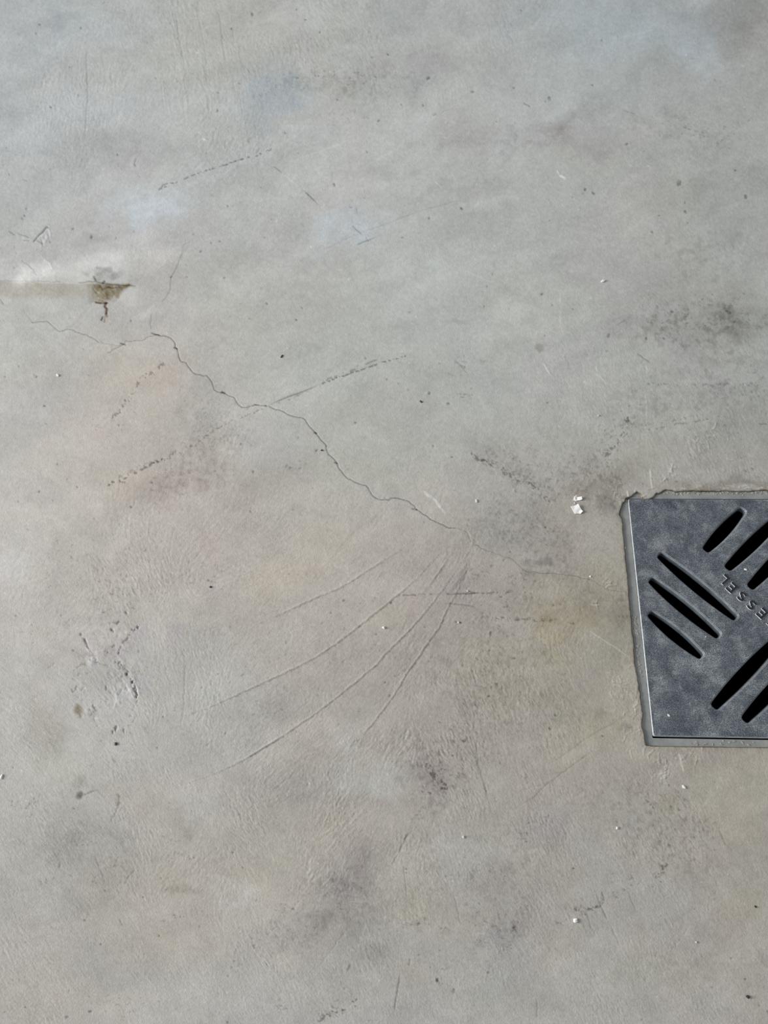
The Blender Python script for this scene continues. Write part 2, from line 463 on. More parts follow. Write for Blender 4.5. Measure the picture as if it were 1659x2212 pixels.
# rust-brown seepage at the left edge
m_rag = np.clip(0.55 + 0.7 * fbm(14, 4, .65, 77), 0, 1)
top = 607 + 0.03 * UU + 1.5 * vnoise(9, 1, 78)
bot = 652 - 0.004 * UU + 7 * fbm(22, 3, .6, 79)
band = np.clip((VV - top) / 2.5, 0, 1) * np.clip((bot - VV) / 14, 0, 1) * np.clip((262 - UU) / 60, 0, 1)
C += (band * (.75 + .4 * m_rag))[..., None] * np.array([-13, -16, -22], np.float32)
wn = 5 * fbm(10, 3, .6, 81)
pool = np.clip((VV - 611 + wn * .3) / 4, 0, 1) * np.clip((UU - 181 - .35 * (VV - 612) + wn * 1.6) / 30, 0, 1) * np.clip((290 - 1.15 * (VV - 614) - UU + wn) / 10, 0, 1) * np.clip((656 - VV + wn * .6) / 7, 0, 1)
C += (pool * (.55 + .6 * m_rag))[..., None] * np.array([-46, -54, -69], np.float32)
cap = np.clip(1.1 - np.hypot((UU - 225) / 52, (VV - 596 + np.abs(UU - 225) * .3) / 18), 0, .3) / .3 * np.clip((614 - VV) / 3, 0, 1)
C += (cap * m_rag)[..., None] * np.array([-30, -31, -30], np.float32)
H += pool * (fbm(7, 3, .7, 80) * .35 - .25)
for p, w, d in [([(207, 653), (222, 655), (232, 654)], 3.5, (-78, -90, -98)), ([(229, 655), (226, 662), (231, 668), (229, 675), (231, 683)], 5, (-80, -98, -106)),
                ([(230, 676), (227, 686), (226, 695)], 4, (-30, -40, -44)), ([(219, 691), (222, 685)], 3.5, (-95, -100, -100)),
                ([(172, 611), (186, 609), (205, 608), (232, 613), (262, 616), (292, 618)], 1.8, (-55, -57, -60)), ([(203, 598), (207, 606)], 3.5, (-70, -70, -70)),
                ([(222, 611), (226, 608)], 4, (-70, -78, -80)), ([(0, 606), (60, 607), (130, 609)], 1.6, (-24, -26, -28)),
                ([(216, 618), (222, 626), (232, 620), (246, 622), (262, 620)], 3, (-55, -60, -66)), ([(200, 622), (212, 640)], 2, (-30, -34, -42))]:
    stroke(p, w, d, -.2, rag=.8)
for p in [[(205, 625), (216, 634)], [(222, 630), (230, 640)], [(238, 628), (246, 640)], [(214, 643), (226, 648)], [(208, 634), (214, 646)]]:
    stroke(p, 1.6, (30, 30, 24), .2, rag=.8)
for x, y, rx, ry in [(95, 565, 26, 16), (110, 572, 14, 12), (60, 590, 22, 12), (20, 640, 18, 14), (320, 668, 30, 12), (285, 640, 30, 20)]:
    blob(x, y, rx, ry, -25, (9, 9, 9))
stroke([(135, 715), (160, 700), (185, 670), (196, 658)], 5, (-9, -10, -11), 0, rag=.8, alpha=.8)
# chipped scar above it
stroke([(73, 521), (84, 508), (93, 501), (101, 490), (104, 492)], 2.6, (-72, -72, -70), -.6, rag=.7)
stroke([(104, 492), (108, 502), (109, 515)], 2.0, (25, 25, 26), .5, rag=.5)
stroke([(84, 513), (98, 505), (103, 512), (96, 524), (90, 514)], 5, (6, 6, 8), .5, rag=1)
for p in [[(80, 520), (92, 526)], [(88, 512), (92, 532)], [(20, 500), (32, 508)], [(40, 505), (62, 513)], [(52, 519), (62, 520)]]:
    stroke(p, 1.6, (-45, -45, -44), -.25, rag=.6)
stroke([(97, 562), (107, 568), (112, 578)], 4, (14, 15, 16), .3, rag=1.5)

# ------------------------------------------------------------------ trowel texture
ANG = [(60, 60, -50), (200, 200, -80), (450, 120, 80), (500, 200, 85), (60, 230, -80), (750, 20, 70), (850, 80, 60), (1010, 40, 85), (1200, 60, -50),
       (400, 330, -40), (550, 290, -60), (250, 900, -50), (420, 930, -60), (480, 1080, -55), (150, 1050, -45), (250, 1220, 65), (100, 1300, -40),
       (350, 1300, 80), (500, 1240, -20), (650, 1280, -22), (700, 1350, -28), (620, 1500, -28), (850, 1250, -40), (900, 1350, -45), (960, 1260, -52),
       (1000, 1180, -58), (780, 1480, -40), (380, 1480, 88), (250, 1500, 60), (100, 1500, 20), (1050, 1300, -40), (1000, 1500, 75), (1100, 1500, 82),
       (950, 1650, 70), (1150, 1600, 75), (800, 1650, -58), (740, 1700, -60), (650, 1750, -40), (700, 1870, -50), (300, 1780, 55), (150, 1800, 45),
       (400, 1850, -50), (100, 2000, 50), (150, 2100, 45), (350, 2100, 50), (550, 1800, 50), (600, 2100, 60), (750, 2000, 75), (950, 2000, 75),
       (1000, 1900, 70), (1250, 1750, 65), (1400, 1800, 66), (1300, 2000, 65), (1450, 2000, 64), (1250, 2150, 62), (1550, 1900, 70), (1600, 2150, 62),
       (1250, 1050, -60), (1350, 800, 70), (1550, 980, 65), (1450, 950, 60), (600, 650, -20), (1000, 600, -10), (1400, 500, 20), (800, 350, -25)]
AMP = [(60, 60, .5), (250, 200, .6), (70, 230, .95), (450, 140, .85), (480, 230, .7), (750, 40, .7), (880, 60, .7), (1150, 60, .4), (300, 330, .5), (560, 290, .6),
       (300, 450, .3), (100, 500, .3), (800, 400, .2), (1000, 200, .25), (1300, 120, .25), (1300, 350, .2), (1500, 300, .25), (1550, 600, .3), (1200, 600, .2),
       (800, 650, .18), (500, 600, .22), (200, 700, .25), (150, 850, .35), (350, 850, .35), (450, 950, .75), (500, 1090, .7), (600, 1000, .45), (800, 950, .3),
       (1000, 850, .22), (1250, 850, .4), (1500, 950, .75), (1400, 1000, .6), (1600, 850, .5), (1230, 1050, .7), (1120, 1150, .75), (1250, 1250, .6),
       (100, 1150, .5), (250, 1230, .85), (130, 1350, .7), (350, 1350, .75), (480, 1250, .95), (700, 1300, .7), (600, 1400, .6), (850, 1180, .5), (800, 1400, .8), (950, 1280, 1.1),
       (500, 1600, .75), (650, 1600, .8), (380, 1500, .9), (240, 1480, .7), (80, 1500, .6), (1000, 1500, 1.1), (1080, 1430, 1.0), (1130, 1600, 1.0), (950, 1620, 1.1), (1250, 1500, .55), (1320, 1500, .7),
       (750, 1700, 1.0), (600, 1780, .9), (400, 1800, .85), (200, 1750, .6), (100, 1900, .6), (300, 2000, .55), (150, 2100, .7), (500, 1980, .6), (700, 1900, .9), (620, 2050, .8), (800, 2050, .6), (1000, 1900, .8),
       (950, 2130, .35), (1250, 1750, .75), (1420, 1780, .8), (1150, 1850, .6), (1300, 2000, .6), (1500, 1950, .5), (1250, 2150, .6), (1450, 2150, .7), (1600, 2100, .6), (1600, 1750, .35), (600, 2180, .4), (300, 2200, .5)]


def idw(pts, f):
    gx, gy = np.meshgrid(us[::16], vsx[::16])
    n, d = 0, 0
    for x, y, a in pts:
        w = 1.0 / ((gx - x) ** 2 + (gy - y) ** 2 + 2500.0) ** 1.6
        n = n + w * f(a)
        d = d + w
    return n / d


c2 = idw(ANG, lambda a: math.cos(2 * math.radians(a)))
s2 = idw(ANG, lambda a: math.sin(2 * math.radians(a)))
TH = up(0.5 * np.arctan2(blur(s2), blur(c2))) if False else 0.5 * np.arctan2(up(s2), up(c2))
TH = (TH + .3 * fbm(26, 2, .5, 12) + .22 * fbm(9, 1, .5, 13)).astype(np.float32)
AM = up(idw(AMP, lambda a: a))
jj, ii = np.mgrid[0:NV, 0:NU].astype(np.float32)


def lic(seed, length, pre, wob=0.0):
    w = blur(np.random.default_rng(seed).normal(0, 1, (NV, NU)).astype(np.float32), pre)
    cx, sy = np.cos(TH + wob), np.sin(TH + wob)
    acc = np.zeros_like(w)
    for s in range(-length, length + 1):
        acc += w[np.clip(jj + s * sy, 0, NV - 1).astype(np.int32), np.clip(ii + s * cx, 0, NU - 1).astype(np.int32)] * (1 - abs(s) / (length + 1))
    acc -= blur(acc, 14)
    return acc / acc.std()


T1 = lic(1, 3, 0)
T2 = lic(2, 6, 1)
T3 = lic(3, 2, 3)
patch = np.clip(.75 + .55 * fbm(40, 3, .6, 14), .2, 1.6)
H += (.085 * T1 + .04 * T2 + .010 * T3) * AM * patch
C += ((np.minimum(T1, 0) * 2.6 + np.minimum(T2, 0) * 1.2 + np.maximum(T1, 0) * .8) * AM * patch)[..., None]  # relief shading also put into the colour: hollows darkened, crests lightened
grain = blur(RNG.normal(0, 1, (NV, NU)).astype(np.float32), 1)
H += grain * .02
C += (grain / grain.std() * 2.6)[..., None]
fine = RNG.normal(0, 1, (NV, NU)).astype(np.float32)
C += (fine * (1.2 + 1.4 * np.clip(AM, 0, 1)))[..., None]
H += fine * .008
H += fbm(60, 3, .5, 15) * .25

# trowel ridges: raised paler lip, darker along the lower side
ARCS = [
    ([(560, 1345), (634, 1312), (679, 1291), (732, 1269), (769, 1248), (814, 1218), (851, 1195), (876, 1177)], .7),
    ([(396, 1546), (450, 1527), (515, 1498), (585, 1466), (642, 1439), (683, 1418), (728, 1388), (773, 1353), (827, 1310), (872, 1273), (909, 1240), (937, 1207), (954, 1189)], 1.0),
    ([(400, 1693), (462, 1670), (515, 1646), (585, 1605), (626, 1578), (683, 1539), (728, 1504), (769, 1472), (810, 1437), (831, 1412), (872, 1373), (909, 1332), (950, 1281), (974, 1246), (999, 1211), (1015, 1185)], 1.0),
    ([(757, 1609), (773, 1591), (802, 1566), (831, 1527), (847, 1507), (880, 1451), (913, 1404), (950, 1351), (966, 1314), (991, 1269), (1007, 1228)], 1.0),
    ([(520, 1645), (560, 1618), (610, 1590)], .5)]
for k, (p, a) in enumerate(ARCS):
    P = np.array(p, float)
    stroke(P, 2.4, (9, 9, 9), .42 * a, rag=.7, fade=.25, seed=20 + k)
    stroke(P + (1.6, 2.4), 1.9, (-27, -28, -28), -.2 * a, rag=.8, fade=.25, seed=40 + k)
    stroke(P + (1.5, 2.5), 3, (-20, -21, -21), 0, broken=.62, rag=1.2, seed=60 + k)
for k in range(7):
    o = k * 4.5
    stroke([(962 + o, 1300 - k * 3), (985 + o * .8, 1262 - k * 3), (1005 + o * .5, 1225), (1018, 1190 + k * 2)], 1.5, (-14, -14, -13), -.25, rag=1, fade=.3, seed=80 + k)
    stroke([(930 - o * .9, 1262 + k * 5), (955 - o * .4, 1225 + k * 3), (975, 1195)], 1.4, (-9, -9, -9), .18, rag=1, fade=.4, seed=90 + k)
for p, w, d, h in [
    ([(400, 1420), (399, 1480), (396, 1540), (389, 1578)], 2.2, (-12, -12, -12), -.25), ([(186, 103), (188, 160), (190, 200), (186, 255), (182, 300)], 2.2, (-22, -22, -21), -.3),
    ([(372, 0), (380, 30), (388, 90), (398, 140), (402, 175)], 1.8, (-16, -16, -16), -.3), ([(465, 0), (476, 50), (482, 100), (488, 150)], 1.8, (-14, -14, -14), -.3),
    ([(245, 200), (243, 250)], 1.6, (-12, -12, -12), -.2), ([(255, 230), (253, 255)], 1.6, (-10, -10, -10), -.2), ([(428, 30), (445, 120), (447, 190)], 1.5, (-9, -9, -9), -.2)]:
    stroke(p, w, d, h, rag=.8, fade=.2)
for k in range(34):     # long faint vertical drag lines, upper left
    x = RNG.uniform(350, 560); y = RNG.uniform(-10, 210); l = RNG.uniform(30, 110)
    stroke([(x - 4, y), (x, y + l * .5), (x + 5, y + l)], 1.4, (-7, -7, -7), RNG.choice([-.22, .2]), rag=.6, fade=.3, seed=k)

# ------------------------------------------------------------------ cracks, scratches, scuffs
def z(pts, ox, oy, sc):
    return [(ox + x / sc, oy + y / sc) for x, y in pts]


K = 2.962
CR1 = z([(205, 435), (245, 430), (300, 425), (320, 440), (345, 465), (380, 492), (420, 480), (470, 483), (520, 505), (570, 525), (605, 540), (630, 560)], 0, 550, K)
CR1b = z([(630, 560), (700, 573), (770, 582), (790, 572)], 0, 550, K)
CR2 = z([(690, 626), (740, 600), (785, 578), (808, 550), (850, 553), (910, 548), (960, 522), (995, 510)], 0, 550, K)
CR3 = z([(995, 510), (1030, 520), (1070, 525), (1108, 550), (1120, 565), (1122, 590), (1138, 612), (1142, 640), (1155, 680), (1190, 690), (1215, 730), (1250, 765), (1280, 768), (1325, 775), (1355, 815),
         (1370, 865), (1395, 880), (1430, 885), (1500, 915), (1515, 945), (1550, 978), (1600, 970), (1635, 960), (1659, 962)], 0, 550, K)
CR4 = z([(0, 960), (40, 965), (75, 968)], 550, 550, K)
CR5 = z([(95, 972), (120, 985), (160, 995), (200, 1015), (260, 1038), (305, 1045), (345, 1090), (390, 1140), (410, 1165), (457, 1218), (460, 1250), (475, 1280), (510, 1310), (530, 1335), (545, 1375), (580, 1418),
         (640, 1455), (680, 1472), (712, 1477), (735, 1510), (750, 1535), (790, 1565), (860, 1572), (870, 1560), (920, 1560), (990, 1580), (1030, 1625), (1075, 1659)], 550, 550, K) + \
    z([(920, 905), (1000, 955), (1050, 980), (1125, 1012), (1170, 1010)], 660, 860, 3.607)
CR6 = z([(1190, 1015), (1250, 1040), (1275, 1085), (1290, 1120)], 660, 860, 3.607)
CR7 = z([(280, 285), (400, 335), (500, 375), (580, 400), (660, 480), (720, 503), (860, 512), (910, 508), (960, 520), (1080, 530), (1130, 550), (1190, 558)], 950, 1100, 3.687)
CR8 = z([(1190, 558), (1300, 615), (1340, 640), (1400, 647), (1490, 660)], 950, 1100, 3.687)
DK = (-112, -110, -106)
for k, (p, w, a) in enumerate([(CR1, 1.0, .85), (CR1b, .8, .5), (CR2, 1.0, .8), (CR3, 1.15, 1), (CR4, 1.0, .9), (CR5, 1.15, 1), (CR6, .9, .5), (CR7, .95, .6), (CR8, .9, .45)]):
    stroke(p, w, DK, -.9, alpha=a, rag=.95, seed=100 + k, soft=.5)
for x, y, w, l in [(483, 848, 3.4, 3), (682, 935, 3, 2), (726, 1000, 2.5, 2), (896, 1100, 2.8, 4), (266, 743, 2.2, 5), (336, 722, 2, 8), (380, 752, 2.6, 3), (575, 877, 3.4, 1)]:
    stroke([(x - l, y - l * .3), (x + l, y + l * .3)], w, (-85, -85, -82), -.6)
for p, a in [(z([(1160, 0), (1130, 80), (1095, 148), (1088, 230), (1070, 262), (1040, 300)], 0, 550, K), .55), (z([(965, 380), (968, 410), (960, 440), (965, 470)], 0, 550, K), .55),
             (z([(150, 360), (180, 400), (205, 435)], 0, 550, K), .35), (z([(140, 40), (190, 75), (215, 98), (220, 118), (235, 130)], 0, 550, K), .6), (z([(247, 150), (240, 215)], 0, 550, K), .3),
             (z([(0, 285), (22, 318)], 0, 550, K), .7), (z([(1430, 545), (1395, 585), (1330, 610)], 0, 550, K), .22), ([(392, 560), (397, 528), (410, 522)], .3),
             (z([(1070, 1659 - 1100), (1100, 600)], 0, 550, K), .0), ([(1033, 1180), (1022, 1165)], .3), ([(950, 1085), (957, 1055)], .3)]:
    stroke(p, 1.1, DK, -.4, alpha=a, rag=.7)


def dashes(pts, w, d, h=-.2, broken=.55, rag=1.0, n=1, seed=0):
    for k in range(n):
        stroke(pts, w, d, h, broken=broken, rag=rag, seed=seed + k)


# the long ruled scratch through the middle
stroke([(577, 877), (620, 858), (660, 844), (695, 829)], 2.4, (-62, -62, -60), -.35, fade=.3)
dashes([(600, 872), (660, 849), (710, 828)], 2.2, (-45, -45, -44))
dashes([(695, 830), (735, 814), (752, 809), (800, 792), (835, 781), (876, 769)], 2.6, (-72, -72, -70), broken=.42, rag=.8, seed=5)
dashes([(700, 822), (760, 800), (800, 782), (825, 772)], 4, (-35, -35, -35), seed=6)
dashes([(575, 880), (545, 893), (500, 910), (478, 923)], 2.2, (-45, -45, -44), seed=7)
dashes([(478, 925), (440, 945), (410, 965)], 6, (-24, -25, -26), rag=3, broken=.66, seed=8)
dashes([(410, 965), (330, 1000), (280, 1020), (235, 1045)], 7, (-26, -27, -28), rag=3, broken=.7, seed=9)
dashes([(235, 1048), (300, 1018), (345, 992), (362, 986)], 5, (-50, -50, -50), rag=2.5, seed=18)
dashes([(360, 785), (335, 800), (300, 825), (285, 855), (262, 880), (245, 905)], 7, (-42, -43, -43), rag=3, broken=.72, seed=10)
stroke([(344, 410), (352, 400), (362, 396)], 2.5, (-55, -55, -54), -.3, rag=.8)
dashes([(345, 408), (375, 395), (410, 380), (440, 371), (475, 360), (525, 343), (560, 333), (600, 318)], 2.6, (-58, -58, -56), broken=.4, seed=12)
stroke([(475, 360), (500, 351), (525, 343)], 1.6, (-40, -40, -38), -.2)
stroke([(592, 360), (608, 372)], 1.6, (-45, -45, -44), -.2)
stroke([(608, 372), (630, 390), (652, 409)], 1.6, (14, 14, 13), .15, fade=.3)
stroke([(652, 408), (665, 420), (676, 430), (690, 444)], 2.8, (-70, -70, -68), -.35, fade=.35)
stroke([(690, 444), (700, 452), (711, 461)], 1.4, (12, 12, 11), .1, fade=.3)
for p, w, d in [([(770, 529), (790, 521), (812, 512)], 1.9, (-52, -52, -50)), ([(761, 487), (772, 498), (783, 509)], 1.8, (-45, -45, -43)), ([(790, 512), (797, 523)], 1.6, (-40, -40, -40)),
                ([(660, 555), (720, 530), (760, 510), (840, 482), (900, 458), (955, 443), (1000, 430), (1040, 421)], 1.3, (-22, -22, -21)), ([(645, 565), (675, 551)], 1.4, (-18, -18, -18)),
                ([(717, 391), (719, 368)], 1.2, (-22, -22, -22)), ([(770, 448), (773, 465)], 1.6, (-18, -18, -18)), ([(1131, 222), (1146, 232)], 2.2, (-42, -42, -40)),
                ([(948, 247), (970, 235)], 1.5, (-28, -28, -28)), ([(935, 250), (945, 245)], 1.6, (-40, -40, -40)), ([(294, 340), (290, 352), (293, 361)], 2.2, (-44, -44, -43)),
                ([(540, 310), (536, 305), (543, 295)], 1.8, (-45, -45, -44)), ([(552, 332), (562, 318)], 2, (-38, -38, -38)), ([(201, 318), (206, 345)], 1.2, (-15, -15, -15)), ([(49, 387), (60, 392)], 1.6, (-32, -32, -32)),
                ([(1347, 237), (1362, 243), (1375, 250)], 1.8, (-25, -25, -25)), ([(1330, 705), (1352, 690)], 1.4, (-28, -28, -28)), ([(1470, 695), (1485, 680), (1492, 674)], 1.3, (-32, -32, -32)),
                ([(983, 778), (994, 788), (1005, 802), (1012, 808)], 1.4, (-36, -36, -36)), ([(1375, 762), (1390, 774), (1405, 783)], 2.2, (-36, -36, -36)),
                ([(960, 1303), (1000, 1306), (1025, 1310), (1030, 1316)], 2, (-34, -34, -33)),
                ([(972, 1284), (1000, 1282), (1040, 1280)], 2.6, (-50, -50, -48)), 
                ([(1020, 1620), (1030, 1645), (1045, 1690), (1058, 1742)], 3.2, (-30, -30, -29)), ([(1025, 1600), (1035, 1650)], 2.4, (-18, -18, -18)),
                ([(1017, 1440), (1030, 1480)], 2.6, (-16, -16, -16)), ([(860, 1843), (868, 1826), (878, 1806), (884, 1798)], 3.2, (-48, -48, -47)), ([(846, 1868), (858, 1848)], 2.4, (-28, -28, -28)),
                ([(864, 2102), (860, 2130), (855, 2160), (852, 2186)], 2.3, (-50, -50, -48)), ([(886, 2070), (883, 2086)], 4, (-30, -31, -31)), ([(757, 2083), (750, 2098)], 3, (-45, -45, -44)),
                ([(1288, 1616), (1235, 1655), (1180, 1695), (1150, 1725), (1120, 1742)], 2, (-22, -23, -24)), ([(1345, 1552), (1300, 1575), (1260, 1600), (1205, 1640), (1190, 1648)], 1.6, (-22, -23, -25)),
                ([(680, 2100), (755, 2000)], 1.6, (-8, -8, -8)), ([(1200, 1690), (1150, 1700), (1120, 1710)], 1.3, (-15, -15, -15)), ([(130, 1865), (128, 1875)], 2.6, (-38, -38, -38)),
                ([(205, 1850), (222, 1890), (230, 1910)], 3, (-14, -14, -14)), ([(258, 1985), (265, 2000)], 3, (-25, -25, -25)), ([(275, 1900), (270, 1910)], 2, (-30, -30, -30)), ([(290, 1880), (272, 1900)], 2, (-32, -32, -32)),
                ([(150, 1890), (158, 1893)], 3, (-38, -38, -38)), ([(180, 1717), (196, 1711), (212, 1707)], 3, (-44, -44, -44)), ([(255, 1712), (258, 1735), (250, 1755), (240, 1772)], 3, (-26, -26, -26)),
                ([(1300, 1925), (1305, 1945)], 2.4, (-44, -44, -43)), ([(1285, 1925), (1298, 1958), (1315, 1992)], 2, (-30, -30, -30)), ([(1317, 1995), (1340, 2045)], 1.8, (-18, -18, -18)), ([(1265, 1962), (1278, 2010)], 1.8, (-22, -22, -22)),
                ([(1355, 1922), (1375, 1970)], 1.8, (-18, -18, -18)), ([(1160, 2160), (1160, 2200)], 2, (-22, -24, -28)), ([(1490, 2000), (1445, 2060)], 1.5, (-6, -6, -6)),
                ([(980, 1930), (990, 1970), (995, 2000)], 2, (-14, -14, -13)), ([(870, 1860), (875, 1900), (880, 1945)], 1.8, (-20, -20, -20)), ([(1637, 915), (1659, 917)], 2.2, (-40, -40, -40)),
                ([(1553, 1790), (1570, 1830)], 1.8, (-18, -18, -16)), ([(450, 1360), (475, 1352)], 1.4, (-18, -18, -18)), ([(1297, 1190), (1318, 1186)], 1.4, (-26, -24, -22)), ([(195, 1655), (205, 1650)], 2, (-25, -25, -25))]:
    stroke(p, w, d, -.25, rag=.7, fade=.15)
dashes([(862, 1286), (905, 1285), (955, 1283), (1000, 1281)], 3, (-44, -44, -42), broken=.5, rag=.8, seed=31)
dashes([(1000, 1281), (1062, 1281), (1110, 1279)], 3, (-40, -40, -38), broken=.55, rag=1.2, seed=32)
dashes([(1040, 1325), (1070, 1335), (1120, 1338), (1180, 1340)], 5, (-34, -34, -33), broken=.6, rag=2, seed=33)
dashes([(1010, 982), (1040, 995), (1075, 1010), (1110, 1030)], 8, (-44, -44, -44), broken=.62, rag=3, seed=34)
dashes([(1110, 1030), (1150, 1052), (1185, 1085)], 9, (-34, -34, -34), broken=.66, rag=4, seed=35)
dashes([(1358, 905), (1345, 930), (1325, 965), (1308, 990)], 10, (-44, -44, -43), broken=.64, rag=4, seed=36)
dashes([(1385, 828), (1440, 830), (1510, 832), (1640, 828)], 4, (-26, -26, -26), broken=.5, rag=1.5, seed=37)
dashes([(1400, 928), (1440, 920), (1500, 912), (1560, 900)], 3, (-32, -32, -32), broken=.55, rag=1.5, seed=38)
dashes([(925, 1650), (940, 1675), (958, 1690), (965, 1705)], 9, (-40, -42, -40), broken=.6, rag=3, seed=39)
dashes([(1245, 1960), (1262, 1975), (1300, 1950)], 7, (-34, -34, -34), broken=.62, rag=3, seed=41)
dashes([(1420, 1895), (1432, 1880), (1440, 1868)], 7, (-42, -46, -46), broken=.5, rag=2, seed=42)
dashes([(690, 2205), (705, 2190), (725, 2195), (745, 2180)], 7, (-40, -40, -40), broken=.58, rag=3, seed=43)
# pale scratches and scuffs
for p, w, d, h in [([(1173, 783), (1182, 800), (1194, 815)], 2.2, (22, 22, 20), .2), ([(1287, 790), (1291, 805)], 2, (22, 22, 20), .2), ([(1296, 813), (1312, 832)], 1.9, (20, 20, 18), .2),
                   ([(1394, 788), (1398, 798), (1397, 808)], 2.2, (26, 26, 24), .2), ([(1393, 843), (1397, 880), (1398, 925)], 1.9, (18, 18, 16), .15), ([(1404, 1010), (1406, 1035), (1409, 1060)], 2.4, (48, 48, 45), .25),
                   ([(1265, 1358), (1300, 1380), (1335, 1402), (1365, 1424)], 2.2, (26, 27, 25), .15), ([(1465, 1620), (1471, 1645), (1479, 1672)], 2.1, (42, 42, 40), .2), ([(1210, 625), (1210, 660)], 1.6, (18, 18, 17), 0),
                   ([(1210, 660), (1210, 710)], 2, (15, 15, 14), 0), ([(915, 1060), (925, 1070), (936, 1079)], 6, (20, 23, 27), .1), ([(936, 1075), (946, 1088), (953, 1100)], 6, (22, 25, 28), .15), ([(953, 1098), (963, 1110)], 5, (16, 18, 20), .1),
                   ([(1203, 368), (1208, 376)], 2, (40, 40, 39), .2), ([(1207, 378), (1215, 382), (1226, 388)], 4, (38, 38, 37), .2), ([(424, 113), (431, 115)], 2.4, (32, 32, 32), .2), ([(437, 300), (446, 302)], 2.6, (34, 34, 33), .2),
                   ([(626, 1360), (632, 1376), (625, 1395)], 1.7, (16, 16, 15), .1), ([(698, 1178), (706, 1205)], 1.8, (16, 16, 15), .1), ([(750, 1215), (752, 1250)], 1.8, (14, 14, 13), .1),
                   ([(1355, 1060), (1357, 1074)], 2.6, (52, 51, 48), .3), ([(540, 1770), (600, 1770)], 1.2, (0, 0, 0), 0), ([(745, 1948), (800, 1948)], 1.6, (12, 12, 12), .1), ([(797, 1985), (780, 2030), (770, 2060)], 1.5, (14, 14, 13), .1),
                   ([(678, 2020), (684, 2010)], 3, (20, 20, 19), .2), ([(746, 2008), (748, 2025)], 4, (20, 20, 19), .2), ([(570, 2120), (600, 2095)], 1.5, (10, 10, 10), 0), ([(170, 2092), (185, 2122)], 1.6, (20, 20, 19), .1),
                   ([(360, 560), (352, 572), (340, 580)], 2.2, (16, 16, 16), .1), ([(570, 362), (545, 300)], 1, (0, 0, 0), 0), ([(620, 350), (700, 325), (760, 300)], 4, (8, 8, 8), 0), ([(760, 375), (860, 320), (930, 260), (1000, 215)], 5, (6, 6, 6), 0),
                   ([(450, 1160), (560, 1100), (620, 1040)], 1.3, (6, 6, 6), .05), ([(510, 1150), (545, 1130)], 1.4, (8, 8, 8), .1), ([(938, 390), (955, 408)], 1.6, (20, 20, 19), .1), ([(995, 580), (1060, 610), (1110, 600)], 1.5, (10, 10, 10), 0),
                   ([(1460, 560), (1390, 572)], 3, (8, 8, 8), 0), ([(1385, 900), (1395, 925)], 1.6, (12, 12, 12), .1), ([(990, 990), (1050, 1050), (1090, 1030)], 1.2, (0, 0, 0), 0), ([(1010, 1146), (1020, 1160), (1017, 1185)], 3, (10, 9, 7), .2)]:
    stroke(p, w, d, h, rag=.5, fade=.2)


def scuff(x, y, rx, ry, n, seed, dirn, d=(34, 34, 32), h=.35):
    r = np.random.default_rng(seed)
    for k in range(n):
        cx, cy = x + r.normal(0, .45) * rx, y + r.normal(0, .45) * ry
        a = math.radians(dirn) + r.normal(0, .6)
        l = r.uniform(2, 9)
        f = r.uniform(.4, 1)
        p = [(cx - l * math.cos(a), cy - l * math.sin(a)), (cx + r.normal(0, 1.5), cy + r.normal(0, 1.5)), (cx + l * math.cos(a), cy + l * math.sin(a))]
        stroke(p, r.uniform(1.4, 2.4), [c * f for c in d], h * f, rag=.6)
        stroke(np.array(p) + (2, 1.5), 1.6, (-20, -20, -19), -.2, rag=.6)


for a in [(1336, 1480, 40, 60, 22, 1, 60), (1370, 1555, 26, 80, 34, 2, 75), (1420, 1635, 30, 34, 20, 3, 80), (1480, 1640, 60, 22, 16, 4, 70), (1375, 1068, 26, 10, 8, 5, 60), (1450, 1005, 16, 26, 12, 6, 70), (1436, 1035, 16, 10, 8, 7, -40),
          (1315, 1260, 10, 10, 6, 8, 0), (1290, 1305, 8, 12, 7, 9, 60), (1430, 1680, 30, 16, 12, 10, -40), (1520, 1055, 130, 5, 16, 11, 0), (1620, 1052, 60, 5, 10, 12, 0), (1560, 960, 100, 50, 14, 13, 60), (1330, 1055, 16, 26, 8, 14, 70), (1345, 1095, 8, 20, 8, 15, 60)]:
    scuff(*a)

